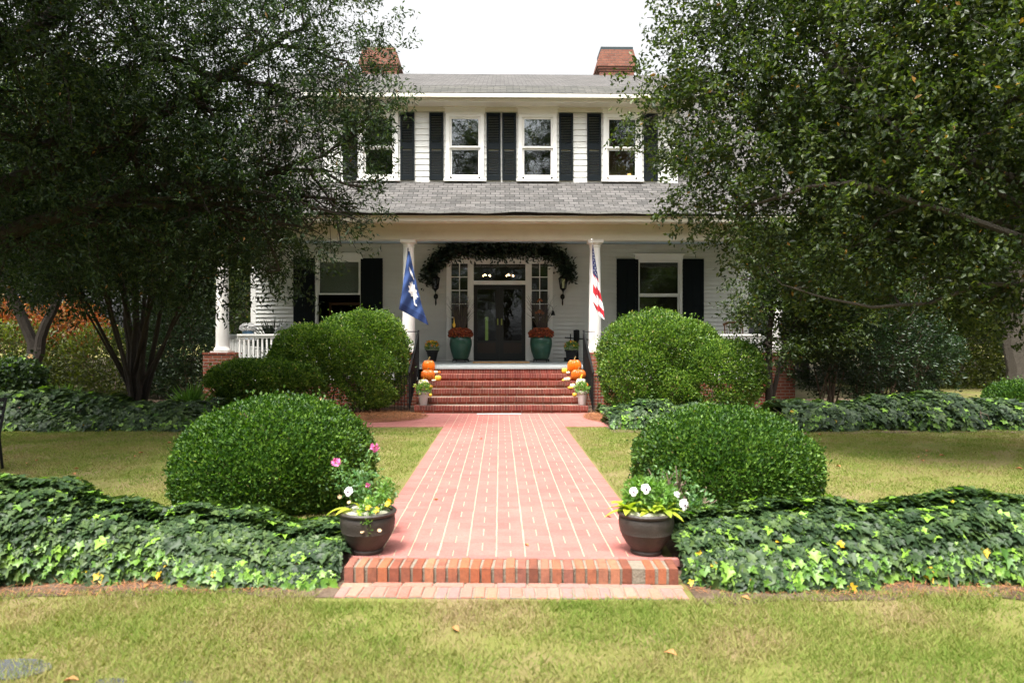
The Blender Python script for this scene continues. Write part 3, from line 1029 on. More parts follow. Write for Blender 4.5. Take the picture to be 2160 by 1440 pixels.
# fallen leaves (each dead leaf is a thing)
fl = [(310, 1235, 'curled orange dead leaf on the soil below the left ivy, near its middle'), (150, 1432, 'orange dead leaf on the grass at the lower left corner'),
      (1755, 1248, 'tan dead leaf on the soil below the right ivy'), (1800, 1256, 'brown dead leaf just right of the tan one below the right ivy'),
      (1572, 1268, 'reddish leaf lying at the soil edge right of the brick step'), (1415, 1385, 'small rust leaf in the front grass right of the step'), (960, 1330, 'faint brown leaf in the front grass below the step')]
for px, py, lab in fl:
    y = 1.645 * F / (py - 720)
    p = at(px, py, y)
    mb = MB()
    a = random.uniform(0, 3)
    ca, sa = math.cos(a) * 0.04, math.sin(a) * 0.04
    mb._add([(p.x - ca, y - sa, gz(y) + .012), (p.x + sa * .55, y - ca * .55, gz(y) + .03), (p.x + ca, y + sa, gz(y) + .012), (p.x - sa * .55, y + ca * .55, gz(y) + .026), (p.x, y, gz(y) + 0.008)],
            [(0, 1, 4), (1, 2, 4), (2, 3, 4), (3, 0, 4)])
    tag(mk('fallen_leaf', mb, M['deadleaf'], loc=(p.x, y, gz(y))), lab, 'leaf', 'dead leaves on the ground')

for k in range(26):
    if k < 14:
        xx, yy, lab, gr = random.uniform(2.9, 6.5), random.uniform(7.6, 11.8), 'tan dead leaf lying on the lawn beyond the right boxwood', 'dead leaves on the right lawn'
    else:
        xx, yy, lab, gr = random.uniform(-6.0, -3.2), random.uniform(8.0, 11.9), 'tan dead leaf lying on the lawn beyond the left boxwood', 'dead leaves on the left lawn'
    a = random.uniform(0, 6.28)
    r = random.uniform(.03, .05)
    ca, sa = math.cos(a) * r, math.sin(a) * r
    mb = MB()
    mb._add([(xx - ca, yy - sa, .008), (xx + sa * .5, yy - ca * .5, .03), (xx + ca, yy + sa, .01), (xx - sa * .5, yy + ca * .5, .026), (xx, yy, .006)], [(0, 1, 4), (1, 2, 4), (2, 3, 4), (3, 0, 4)])
    tag(mk('fallen_leaf', mb, M['deadleaf'], loc=(xx, yy, 0)), lab, 'leaf', gr)

for k, (xx, yy, lab) in enumerate([(-0.62, 6.9, 'curled brown leaf on the brick walk near its left edge'), (0.45, 8.3, 'small dead leaf on the middle of the brick walk'), (0.95, 6.2, 'dry leaf on the brick walk near its right edge'), (-0.3, 11.2, 'tiny dry leaf on the far half of the brick walk'), (0.2, 5.35, 'brown leaf scrap on the bricks close behind the front step')]):
    r = 0.028
    a = k * 1.3
    ca, sa = math.cos(a) * r, math.sin(a) * r
    mb = MB()
    mb._add([(xx - ca, yy - sa, .0), (xx + sa * .5, yy - ca * .5, .012), (xx + ca, yy + sa, .002), (xx - sa * .5, yy + ca * .5, .014), (xx, yy, -.002)], [(0, 1, 4), (1, 2, 4), (2, 3, 4), (3, 0, 4)])
    tag(mk('fallen_leaf', mb, M['deadleaf'], loc=(xx, yy, 0)), lab, 'leaf', 'dead leaves on the walk')

# ================================================================== HOUSE
WY = 20.2                        # first floor wall
DY = 18.25                       # upper wall
EY = 16.6                        # porch eave
PF = 0.925                       # porch floor height at its front edge
house = thing('house', 'white clapboard two-storey house with a columned front porch, black shutters and grey shingle roof', 'house', (0.03, WY, 0))
HX = 0.03


def siding(x0, x1, z0, z1, y, pitch, holes, mb, depth=0.02):
    z = z0
    while z < z1 - 0.01:
        zt = min(z + pitch, z1)
        segs = [(x0, x1)]
        for (a, b, c, d) in holes:
            if c < zt - 0.002 and d > z + 0.002:
                ns = []
                for s in segs:
                    if b <= s[0] or a >= s[1]:
                        ns.append(s)
                        continue
                    if s[0] < a:
                        ns.append((s[0], a))
                    if s[1] > b:
                        ns.append((b, s[1]))
                segs = ns
        for s in segs:
            # each board leans out at its foot
            cuts = [s[0]]
            x = s[0] + random.uniform(1.0, 3.2)
            while x < s[1] - 0.4:
                cuts.append(x)
                x += random.uniform(1.4, 3.4)
            cuts.append(s[1])
            for a, b in zip(cuts[:-1], cuts[1:]):
                mb._add([(a, y - depth, z), (b, y - depth, z), (b, y - 0.003, zt), (a, y - 0.003, zt), (a, y + 0.05, z), (b, y + 0.05, z), (b, y + 0.05, zt), (a, y + 0.05, zt)],
                        [(0, 1, 2, 3), (0, 4, 5, 1), (0, 3, 7, 4), (1, 5, 6, 2), (3, 2, 6, 7), (4, 7, 6, 5)])
        z = zt


# first floor front wall
door_hole = (-1.50, 1.46, 0.0, 3.86)
LW = [(-4.55, 'l'), (4.52, 'r')]
holes = [door_hole] + [(x - 0.66, x + 0.66, 1.78, 3.88) for x, _ in LW]
mb = MB()
siding(-6.9, 6.95, 0.95, 4.30, WY, 0.115, holes, mb, 0.045)
wall = mk('wall', mb, M['siding'], house)
mb = MB()
# upper front wall
UW = [-3.10, -0.90, 0.96, 3.14]
uh = [(x - 0.42, x + 0.42, 5.66, 7.36) for x in UW]
siding(-4.40, 4.45, 5.60, 7.52, DY, 0.152, uh, mb, 0.018)
wall = mk('wall', mb, M['siding'], house)
# side and back walls, gables (behind the siding)
mb = MB()
for x0, x1 in ((-7.0, -6.88), (6.93, 7.05)):
    mb.prism([(WY + 0.02, 0.5), (29.2, 0.5), (29.2, 5.0), (24.7, 10.4), (17.4, 4.7), (17.4, 4.3), (WY + 0.02, 4.3)], 'x', x0, x1)
    mk('side_wall', mb, M['siding'], house)
    mb = MB()
mb.box(-6.88, 6.93, 29.1, 29.2, 0.5, 5.0)
mk('back_wall', mb, M['siding'], house)
for x0, x1 in ((-4.46, -4.41), (4.46, 4.51)):   # dormer cheeks
    mb = MB()
    mb.prism([(DY + 0.06, 5.6), (24.0, 10.2), (DY + 0.06, 7.75)], 'x', x0, x1)
    mk('dormer_cheek', mb, M['siding'], house)
mb = MB()
mb.box(-6.88, 6.93, WY + 0.1, 29.1, 0.02, 0.85)
mk('foundation', mb, M['brick'], house)
# corner boards
for x0, x1, yy, z0, z1 in ((-7.03, -6.88, WY, 0.93, 4.30), (6.93, 7.08, WY, 0.93, 4.30), (-4.52, -4.40, DY, 5.52, 7.52), (4.45, 4.57, DY, 5.52, 7.52)):
    mb = MB()
    mb.box(x0, x1, yy - 0.035, yy + 0.055, z0, z1)
    mk('corner_board', mb, M['trim'], house)

# --- rooms behind the glass
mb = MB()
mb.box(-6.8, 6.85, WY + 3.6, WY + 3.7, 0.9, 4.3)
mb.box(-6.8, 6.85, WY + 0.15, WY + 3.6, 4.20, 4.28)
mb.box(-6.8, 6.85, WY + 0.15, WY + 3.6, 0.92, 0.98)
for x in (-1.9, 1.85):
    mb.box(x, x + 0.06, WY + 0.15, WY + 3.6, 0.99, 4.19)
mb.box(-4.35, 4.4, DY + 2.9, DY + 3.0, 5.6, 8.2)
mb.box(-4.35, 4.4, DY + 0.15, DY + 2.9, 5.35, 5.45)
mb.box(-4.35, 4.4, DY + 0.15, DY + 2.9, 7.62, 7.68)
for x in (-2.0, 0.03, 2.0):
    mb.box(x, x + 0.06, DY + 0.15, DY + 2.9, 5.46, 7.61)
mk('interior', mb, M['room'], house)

# --- windows
def window(x, y, gw, zb, zm, zt, cw, ct, cb, name='window', blind=None, glass='glass_up', open_low=False):
    """casing (part) > sash, glass_pane, sill"""
    mb = MB()
    mb.box(x - cw, x - gw - 0.05, y - 0.055, y + 0.06, cb + 0.06, ct)
    mb.box(x + gw + 0.05, x + cw, y - 0.055, y + 0.06, cb + 0.06, ct)
    mb.box(x - gw - 0.049, x + gw + 0.049, y - 0.053, y + 0.06, zt + 0.001, ct)
    mb.box(x - cw - 0.02, x + cw + 0.02, y - 0.065, y + 0.06, ct + 0.002, ct + 0.13)
    mb.box(x - cw - 0.06, x + cw + 0.06, y - 0.10, y + 0.06, ct + 0.132, ct + 0.17)
    w = mk(name, mb, M['trim'], house)
    mb = MB()
    s = 0.045
    for (a, b, yy) in ((zm, zt, y - 0.02), (zb, zm, y + 0.025)):
        if open_low and a == zb:
            continue
        mb.box(x - gw - 0.049, x - gw + 0.004, yy, yy + 0.04, a, b)
        mb.box(x + gw - 0.004, x + gw + 0.049, yy, yy + 0.04, a, b)
        mb.box(x - gw + 0.004, x + gw - 0.004, yy, yy + 0.04, b - s, b + (0.03 if a == zm else 0))
        mb.box(x - gw + 0.004, x + gw - 0.004, yy, yy + 0.04, a - (0.0 if a == zm else 0.04), a + s)
    mk('sash', mb, M['trim'], w)
    for (a, b, yy) in ((zm + s, zt - s, y), (zb + s, zm - s, y + 0.045)):
        if open_low and b < zm:
            continue
        mb = MB()
        mb.box(x - gw + 0.004, x + gw - 0.004, yy - 0.003, yy + 0.003, a, b)
        mk('glass_pane', mb, M[glass], w)
    mb = MB()
    mb.box(x - cw - 0.05, x + cw + 0.05, y - 0.11, y + 0.05, cb, cb + 0.058)
    mk('sill', mb, M['trim'], w)
    if blind:
        mb = MB()
        mb.box(x - gw, x + gw, y + 0.10, y + 0.11, blind[0], blind[1])
        mk('blind', mb, blind[2], w)
    return w


for x in UW:
    window(x, DY, 0.345, 5.76, 6.49, 7.27, 0.49, 7.36, 5.62)
window(-4.55, WY, 0.55, 1.92, 2.85, 3.82, 0.66, 3.86, 1.76, glass='glass', blind=(2.86, 3.8, M['shade']), open_low=True)
wr = window(4.52, WY, 0.55, 1.92, 2.85, 3.82, 0.66, 3.86, 1.76, glass='glass')
mb = MB()
for k in range(34):
    z = 1.95 + k * 0.054
    mb.box(4.52 - 0.54, 4.52 + 0.54, WY + 0.11, WY + 0.125, z, z + 0.044, Matrix.Identity(4))
mk('blind', mb, plain('dark_wood_blind', (0.07, 0.045, 0.03), 0.6, 0.1, 3), wr)
# things seen in the rooms
mb = MB()
mb.box(-4.05, -3.7, WY + 0.9, WY + 0.95, 1.0, 3.2)
mk('room_wall', mb, M['orange_wall'], house)
mb = MB()
mb.box(-5.05, -4.10, WY + 0.85, WY + 0.93, 2.60, 2.68)
mb.box(-5.05, -4.98, WY + 0.85, WY + 0.93, 1.0, 2.60)
mb.box(-4.17, -4.10, WY + 0.85, WY + 0.93, 1.0, 2.60)
mk('cupboard', mb, M['wood'], house)
mb = MB()
mb.box(2.7, 3.7, DY + 1.5, DY + 1.54, 5.5, 7.1)
mk('room_wall', mb, M['orange_wall'], house)
lamp = thing('table_lamp', 'lit amber lamp seen through the upper right window', 'lamp', (3.42, DY + 0.55, 5.45))
mb = MB(); mb.lathe([(0.07, 0), (0.03, 0.05), (0.02, 0.28)], (3.42, DY + 0.55, 5.45), 12)
mk('base', mb, M['brass'], lamp)
mb = MB(); mb.lathe([(0.07, 0.40), (0.045, 0.52)], (3.42, DY + 0.55, 5.45), 12)
mk('lamp_shade', mb, M['lampshade'], lamp)

# --- shutters
def louvre(x, w, z0, z1, y):
    mb = MB()
    h = w / 2
    s = 0.05
    zm = z0 + (z1 - z0) * 0.46
    mb.box(x - h, x - h + s, y - 0.05, y - 0.012, z0, z1)
    mb.box(x + h - s, x + h, y - 0.05, y - 0.012, z0, z1)
    for a, b in ((z0, z0 + 0.13), (zm, zm + 0.15), (z1 - 0.07, z1)):
        mb.box(x - h + s, x + h - s, y - 0.047, y - 0.014, a, b)
    for a, b in ((z0 + 0.13, zm), (zm + 0.15, z1 - 0.07)):
        z = a + 0.006
        while z < b - 0.03:
            mb._add([(x - h + s, y - 0.043, z), (x + h - s, y - 0.043, z), (x + h - s, y - 0.018, z + 0.034), (x - h + s, y - 0.018, z + 0.034),
                     (x - h + s, y - 0.037, z - 0.004), (x + h - s, y - 0.037, z - 0.004), (x + h - s, y - 0.012, z + 0.030), (x - h + s, y - 0.012, z + 0.030)],
                    [(0, 1, 2, 3), (4, 7, 6, 5), (0, 4, 5, 1), (3, 2, 6, 7)])
            z += 0.042
    mk('shutter', mb, M['shutter'], house)


for x in UW:
    for s in (-1, 1):
        louvre(x + s * 0.73, 0.36, 5.65, 7.37, DY - 0.012)


def panel_shutter(x, w, z0, z1, y):
    mb = MB()
    mb.box(x - w / 2, x + w / 2, y - 0.05, y - 0.02, z0, z1)
    mb.box(x - w / 2 + 0.07, x - 0.025, y - 0.056, y - 0.051, z0 + 0.1, (z0 + z1) / 2 - 0.05)
    for (a, b) in ((-w / 2, -w / 2 + 0.07), (w / 2 - 0.07, w / 2), (-0.02, 0.02)):
        mb.box(x + a, x + b, y - 0.058, y - 0.051, z0 + 0.001, z1 - 0.001)
    for z in (z0 + 0.001, (z0 + z1) / 2 - 0.04, z1 - 0.081):
        mb.box(x - w / 2 + 0.001, x + w / 2 - 0.001, y - 0.0595, y - 0.0585, z, z + 0.08)
    mk('shutter', mb, M['shutter'], house)


panel_shutter(-5.53, 0.60, 1.80, 3.88, WY)
panel_shutter(-3.63, 0.62, 1.80, 3.88, WY)
panel_shutter(3.62, 0.62, 1.80, 3.88, WY)
panel_shutter(5.50, 0.60, 1.80, 3.88, WY)

# --- doorway: transom, sidelights, double door
FZ = 0.985
mb = MB()
y0, y1 = WY - 0.06, WY + 0.07
for a, b in ((-1.52, -1.415), (-0.89, -0.755), (0.72, 0.865), (1.385, 1.49)):
    mb.box(a, b, y0, y1, FZ, 3.82)
mb.box(-1.58, 1.55, y0 - 0.015, y1, 3.822, 3.98)
mb.box(-1.64, 1.61, y0 - 0.05, y1, 3.982, 4.03)
mb.box(-0.753, 0.718, y0 + 0.01, y1 - 0.01, 3.14, 3.25)
mb.box(-0.753, 0.718, y0 + 0.01, y1 - 0.01, 3.73, 3.82)
mb.box(-1.413, -0.892, y0 + 0.02, y1 - 0.01, FZ, 1.45)
mb.box(0.867, 1.383, y0 + 0.02, y1 - 0.01, FZ, 1.45)
mb.box(-1.413, -0.892, y0 + 0.02, y1 - 0.01, 3.74, 3.82)
mb.box(0.867, 1.383, y0 + 0.02, y1 - 0.01, 3.74, 3.82)
df = mk('door_frame', mb, M['trim'], house)
for a, b in ((-1.413, -0.892), (0.867, 1.383)):
    mb = MB()
    m = (a + b) / 2
    mb.box(m - 0.012, m + 0.012, WY - 0.01, WY + 0.02, 1.452, 3.738)
    for k in range(1, 6):
        z = 3.74 - k * 0.382
        mb.box(a, b, WY - 0.014, WY + 0.016, z - 0.012, z + 0.012)
    for x in (a, b - 0.03):
        mb.box(x, x + 0.03, WY - 0.018, WY + 0.024, 1.452, 3.738)
    mk('glazing_bar', mb, M['trim'], df)
    mb = MB()
    mb.box(a + 0.03, b - 0.03, WY + 0.03, WY + 0.036, 1.452, 3.738)
    mk('sidelight_pane', mb, M['glass'], df)
mb = MB()
mb.box(-0.753, 0.718, WY + 0.03, WY + 0.036, 3.252, 3.728)
mk('transom_pane', mb, M['glass'], df)
for s, xa, xb in ((-1, -0.752, -0.019), (1, -0.015, 0.717)):
    mb = MB()
    z0, z1 = FZ + 0.015, 3.135
    mb.box(xa, xa + 0.11, WY - 0.005, WY + 0.045, z0, z1)
    mb.box(xb - 0.11, xb, WY - 0.005, WY + 0.045, z0, z1)
    mb.box(xa + 0.11, xb - 0.11, WY - 0.003, WY + 0.043, z0, z0 + 0.2)
    mb.box(xa + 0.11, xb - 0.11, WY - 0.003, WY + 0.043, z1 - 0.12, z1)
    mb.box(xa + 0.11, xb - 0.11, WY - 0.003, WY + 0.043, 1.49, 1.56)
    d = mk('door', mb, M['door'], house)
    mb = MB()
    mb.box(xa + 0.11, xb - 0.11, WY + 0.012, WY + 0.03, z0 + 0.2, 1.49)
    mb.box(xa + 0.16, xb - 0.16, WY + 0.004, WY + 0.0115, z0 + 0.25, 1.44)
    mk('door_panel', mb, M['doorpanel'], d)
    mb = MB()
    mb.box(xa + 0.11, xb - 0.11, WY + 0.018, WY + 0.024, 1.56, z1 - 0.12)
    mk('door_glass', mb, M['glass'], d)
    mb = MB()
    hx = (xb - 0.05) if s < 0 else (xa + 0.055)
    mb.box(hx - 0.018, hx + 0.018, WY - 0.016, WY - 0.006, 2.0, 2.18)
    mb.tube([(hx, WY - 0.02, 2.02), (hx, WY - 0.055, 2.05), (hx, WY - 0.055, 2.15), (hx, WY - 0.02, 2.18)], 0.008, 6)
    mk('handle', mb, M['brass'], d)
# glowing panel added behind the door glass, standing in for a bright slit
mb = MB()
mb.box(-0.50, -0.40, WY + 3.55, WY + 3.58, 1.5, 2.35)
bw = mk('glow_panel', mb, emitmat('panel_glow', (0.3, 0.42, 0.1), 0.12), house)
# chandeliers in the hall
for i, x in enumerate((-0.40, 0.30)):
    ch = thing('chandelier', ('left' if i == 0 else 'right') + ' of two lit candle chandeliers behind the glass above the front door', 'chandelier', (x, WY + 1.2, 3.45), 'hall chandeliers')
    mb = MB()
    mb.tube([(x, WY + 1.2, 4.19), (x, WY + 1.2, 3.5)], 0.008, 6)
    mb.ball((x, WY + 1.2, 3.48), 0.03)
    for k in range(5):
        a = k * 6.283 / 5 + 0.4
        cx, cy = math.cos(a), math.sin(a)
        mb.tube([(x, WY + 1.2, 3.48), (x + .06 * cx, WY + 1.2 + .06 * cy, 3.44), (x + .11 * cx, WY + 1.2 + .11 * cy, 3.48)], 0.005, 5)
    mk('frame', mb, M['iron'], ch)
    for k in range(5):
        a = k * 6.283 / 5 + 0.4
        mb = MB()
        mb.ball((x + .11 * math.cos(a), WY + 1.2 + .11 * math.sin(a), 3.505 + 0.02 * (k % 2)), (0.013, 0.013, 0.028), 8, 5)
        mk('bulb', mb, M['bulb'], ch)

# --- wall lanterns
for x in (-1.82, 1.77):
    mb = MB()
    y = WY - 0.22
    mb.lathe([(0.0, 0.62), (0.02, 0.60), (0.03, 0.56), (0.105, 0.50), (0.135, 0.47), (0.135, 0.455)], (x, y, 2.83), 8)
    for k in range(6):
        a = k * 6.283 / 6
        mb.tube([(x + 0.082 * math.cos(a), y + 0.082 * math.sin(a), 3.02), (x + 0.12 * math.cos(a), y + 0.12 * math.sin(a), 3.29)], 0.010, 4)
    mb.lathe([(0.088, 0.17), (0.092, 0.19), (0.03, 0.12), (0.015, 0.08)][::-1], (x, y, 2.83), 8)
    mb.tube([(x, y, 2.92), (x, y + 0.02, 2.82), (x, y + 0.12, 2.76), (x, WY - 0.03, 2.84)], 0.012, 6)
    mb.tube([(x, WY - 0.035, 2.76), (x, WY - 0.10, 2.66), (x, WY - 0.05, 2.55), (x, WY - 0.03, 2.60)], 0.012, 6)
    mb.ball((x, WY - 0.04, 2.80), (0.065, 0.03, 0.08), 12, 6)
    mb.lathe([(0.002, 0.0), (0.022, 0.04), (0.018, 0.2)], (x, WY - 0.04, 2.55), 8)
    l = mk('wall_lantern', mb, M['iron'], house)
    mb = MB()
    mb.lathe([(0.075, 3.02), (0.114, 3.29)], (x, y, 0), 6)
    mk('lantern_glass', mb, M['lamp_glass'], l)

# --- porch: floor, ceiling, beam, skirt
mb = MB()
mb.prism([(17.0, PF - 0.05), (17.0, PF), (WY - 0.02, FZ + 0.002), (WY - 0.02, FZ - 0.08)], 'x', -6.95, 7.0)
mk('porch_floor', mb, M['floor'], house)
for q in ((-6.95, -1.95, 17.02, 17.06), (2.0, 7.0, 17.02, 17.06), (-6.95, -6.90, 17.07, WY), (6.95, 7.0, 17.07, WY)):
    mb = MB()
    mb.box(*q, 0.60, PF - 0.052)
    mk('porch_skirt', mb, M['trim'], house)
for q in ((-6.9, -1.95, 17.05, 17.25), (2.0, 6.95, 17.05, 17.25), (-6.89, -6.70, 17.26, WY + 0.1), (6.75, 6.94, 17.26, WY + 0.1)):
    mb = MB()
    mb.box(*q, -0.02, 0.598)
    mk('porch_foundation', mb, M['brick'], house)
mb = MB()
mb.box(-6.9, 6.95, 17.36, WY - 0.03, 4.302, 4.34)
mk('porch_ceiling', mb, M['ceil'], house)
mb = MB()
mb.box(-7.0, 7.05, 17.05, 17.35, 3.97, 4.33)
mb.box(-7.0, -6.72, 17.351, WY - 0.04, 3.97, 4.30)
mb.box(6.77, 7.05, 17.351, WY - 0.04, 3.97, 4.30)
mb.box(-7.02, 7.07, 17.02, 17.048, 4.20, 4.34)
mk('porch_beam', mb, M['cream'], house)
mb = MB()
mb.box(-7.45, 7.5, 16.66, 17.40, 4.342, 4.37)      # soffit
mb.box(-7.50, 7.55, 16.60, 16.655, 4.335, 4.50)    # fascia
mb.box(-7.52, 7.57, 16.55, 16.598, 4.44, 4.50)
mk('porch_eave', mb, M['cream'], house)

# --- columns on brick piers
def column(x, pw):
    y = 17.22
    mb = MB()
    prof = [(0.185, 1.30), (0.20, 1.33), (0.185, 1.36), (0.165, 1.385), (0.158, 1.42), (0.152, 1.5)]
    prof += [(0.152 - 0.026 * t ** 1.6, 1.5 + 2.30 * t) for t in [k / 8 for k in range(1, 9)]]
    prof += [(0.14, 3.81), (0.14, 3.83), (0.127, 3.84), (0.15, 3.88), (0.172, 3.905)]
    mb.lathe([(r, z) for r, z in prof], (x, y, 0), 28)
    mb.box(x - 0.185, x + 0.185, y - 0.185, y + 0.185, 3.905, 3.969)
    c = mk('column', mb, M['column'], house, smooth=True)
    mb = MB()
    mb.box(x - 0.21, x + 0.21, y - 0.21, y + 0.21, 1.265, 1.30)
    mk('plinth', mb, M['column'], c)
    mb = MB()
    h = pw / 2
    mb.box(x - h, x + h, y - 0.26, y + 0.26, -0.02, 1.22)
    mb.box(x - h - 0.012, x + h + 0.012, y - 0.272, y + 0.272, 1.222, 1.264)
    mk('brick_pier', mb, M['brick'], c)


column(-2.21, 0.42)
column(2.30, 0.42)
column(-6.68, 0.72)
column(6.72, 0.72)

# --- balustrades
def balus(p0, p1):
    mb = MB()
    p0, p1 = Vector(p0), Vector(p1)
    L = (p1 - p0).length
    ang = math.atan2(p1.y - p0.y, p1.x - p0.x)
    m = Matrix.Translation(p0) @ Matrix.Rotation(ang, 4, 'Z')
    mb.box(0, L, -0.05, 0.05, 1.665, 1.71, m)
    mb.box(0, L, -0.03, 0.03, 1.61, 1.664, m)
    mb.box(0, L, -0.03, 0.03, 1.04, 1.10, m)
    n = int(L / 0.105)
    for k in range(n):
        x = (k + 0.5) * L / n
        mb.box(x - 0.019, x + 0.019, -0.019, 0.019, 1.101, 1.609, m)
    mk('balustrade', mb, M['trim'], house)


balus((-6.31, 17.2, 0), (-2.43, 17.2, 0))
balus((2.52, 17.2, 0), (6.35, 17.2, 0))
balus((-6.80, 17.49, 0), (-6.80, WY - 0.05, 0))
balus((6.84, 17.49, 0), (6.84, WY - 0.05, 0))

# --- roofs. Each slope is a slab in its own flat coordinates so that shingle courses follow it
def slope(name, y0, z0, y1, z1, poly, mat, th=0.05, flip=False):
    """poly in (x, s) with s measured up the slope from (y0,z0)"""
    L = math.hypot(y1 - y0, z1 - z0)
    mb = MB()
    n = len(poly)
    me = bpy.data.meshes.new(name)
    vs = [(x, s * L, 0) for x, s in poly] + [(x, s * L, -th) for x, s in poly]
    fs = [tuple(range(n)), tuple(range(2 * n - 1, n - 1, -1))] + [(i, n + i, n + (i + 1) % n, (i + 1) % n) for i in range(n)]
    me.from_pydata(vs, [], fs)
    me.materials.append(mat)
    me.update()
    o = bpy.data.objects.new(name, me)
    C.objects.link(o)
    o.parent = house
    b = OFF[house.name]
    o.location = (0 - b.x, y0 - b.y, z0 - b.z)
    o.rotation_euler = (math.atan2(z1 - z0, y1 - y0), 0, 0)
    OFF[o.name] = b
    return o


sq = lambda a, b: [(a, 0), (b, 0), (b, 1), (a, 1)]
slope('roof', 16.53, 4.50, 17.2, 4.80, sq(-7.55, 7.6), M['shingle'])
slope('roof', 17.18, 4.79, DY + 0.02, 5.64, sq(-7.55, 7.6), M['shingle'])
f0 = (DY + 0.02 - 17.18) / (24.7 - 17.18)
slope('roof', DY + 0.0, 5.62, 24.7, 10.78, sq(-7.55, -4.40), M['shingle'])
slope('roof', DY + 0.0, 5.62, 24.7, 10.78, sq(4.45, 7.6), M['shingle'])
slope('roof', 17.72, 7.72, 18.4, 8.14, sq(-4.9, 4.95), M['shingle_dark'])
slope('roof', 18.38, 8.13, 24.72, 10.80, sq(-4.9, 4.95), M['shingle'])
slope('roof', 32.2, 4.7, 24.69, 10.77, [(-7.55, 0), (7.6, 0), (7.6, 1), (-7.55, 1)], M['shingle'])
mb = MB()
mb.box(-4.9, 4.95, 17.76, 17.80, 7.56, 7.70)
mb.box(-4.92, 4.97, 17.68, 17.757, 7.60, 7.69)     # gutter
mb.box(-4.88, 4.93, 17.801, DY + 0.05, 7.522, 7.56)
mb.box(-4.5, 4.55, DY - 0.05, DY - 0.024, 7.40, 7.52)
mk('upper_eave', mb, M['eave'], house)
# lifted flashing strip along the porch eave
mb = MB()
pts = []
xs = [(-4.3 + k * 0.33) for k in range(29)]
for a, b in zip(xs[:-1], xs[1:]):
    za, zb = [4.515 + 0.028 * max(0, math.sin(x * 1.35 + 0.6)) ** 2 + 0.01 * math.sin(x * 5) for x in (a, b)]
    mb._add([(a, 16.47, za - .012), (b, 16.47, zb - .012), (b, 16.70, 4.60), (a, 16.70, 4.60), (a, 16.47, za - .02), (b, 16.47, zb - .02), (b, 16.70, 4.585), (a, 16.70, 4.585)],
            [(0, 1, 2, 3), (4, 7, 6, 5), (0, 4, 5, 1)])
mk('flashing', mb, M['shingle_dark'], house)

# --- chimneys
def chimney(x, cap):
    y = 25.1
    mb = MB()
    segs = [(0.60, 9.6, 10.90), (0.63, 10.90, 10.97), (0.665, 10.97, 11.05), (0.70, 11.05, 11.14)]
    for h, a, b in segs:
        mb.box(x - h, x + h, y - h * 0.8, y + h * 0.8, a, b - 0.001)
    mb.prism([(x - 0.70, 11.14), (x + 0.70, 11.14), (x + 0.56, 11.62), (x - 0.56, 11.62)], 'y', y - 0.56, y + 0.56)
    c = mk('chimney', mb, M['chimney'], house)
    mb = MB()
    if cap:
        mb.box(x - 0.56, x + 0.56, y - 0.50, y + 0.5, 11.64, 11.74)
        mk('chimney_cap', mb, M['metal_cap'], c)
    else:
        mb.box(x - 0.5, x + 0.5, y - 0.5, y + 0.5, 11.63, 11.69)
        mk('chimney_crown', mb, plain('mossy_cement', (0.2, 0.2, 0.13), 0.95, 0.3, 5), c)


chimney(-4.17, False)
chimney(4.05, True)

# ================================================================== PORCH STEPS
steps = thing('porch_steps', 'six worn red brick steps with pale mortar leading up to the porch', 'steps', (0.03, 16, 0))
SX0, SX1 = -1.84, 1.89
for i in range(6):
    zt = 0.154 * (i + 1)
    yf = 15.22 + 0.36 * i
    if i == 5:
        zt = PF - 0.052
    mb = MB()
    x = SX0
    while x < SX1 - 0.02:
        w = 0.0585
        bow = 0.006 * math.sin(x * 2.3 + i * 1.7)
        mb.bevbox(x + 0.0035, min(x + w, SX1) - 0.0035, yf + random.gauss(0, 0.002), yf + 0.19, zt - 0.100 + bow, zt + bow + random.gauss(0, 0.001), 0.006)
        x += w
    s = mk('step', mb, M['step_brick'], steps)
    mb = MB()
    mb.box(SX0, SX1, yf + 0.008, yf + 0.20, zt - 0.094, zt - 0.009)
    mk('mortar', mb, M['mortar_step'], s)
    mb = MB()
    mb.box(SX0 + 0.01, SX1 - 0.01, yf + 0.034, yf + 0.40, zt - 0.155, zt - 0.0945)
    if i < 5:
        mb.box(SX0 + 0.01, SX1 - 0.01, yf + 0.201, yf + 0.40, zt - 0.0943, zt - 0.006)
    mk('riser', mb, M['brick'], s)
mb = MB()
mb.box(SX0 - 0.02, SX1 + 0.02, 15.3, 17.04, -0.05, 0.0)
for i in range(1, 5):
    mb.box(SX0 + 0.0, SX1 - 0.0, 15.24 + 0.36 * i + 0.06, 17.03, 0.154 * (i - 1) + 0.001, 0.154 * i - 0.01)
mk('step_body', mb, M['brick'], steps)

mb = MB()
mb.box(-0.49, 0.44, 14.92, 15.03, -0.001, 0.012)
tag(mk('metal_strip', mb, M['stripmetal'], loc=(0, 15, 0)), 'pale flat strip lying on the walk at the foot of the porch steps', 'metal strip')
mb = MB()
mb.prism([(18.70, 0.965), (19.30, 0.976), (19.30, 0.99), (18.70, 0.985)], 'x', -0.72, 0.78)
o = mk('doormat', mb, M['mat'], loc=(0.03, 19, 0.97))
tag(o, 'wide tan coir doormat before the double front door', 'doormat')

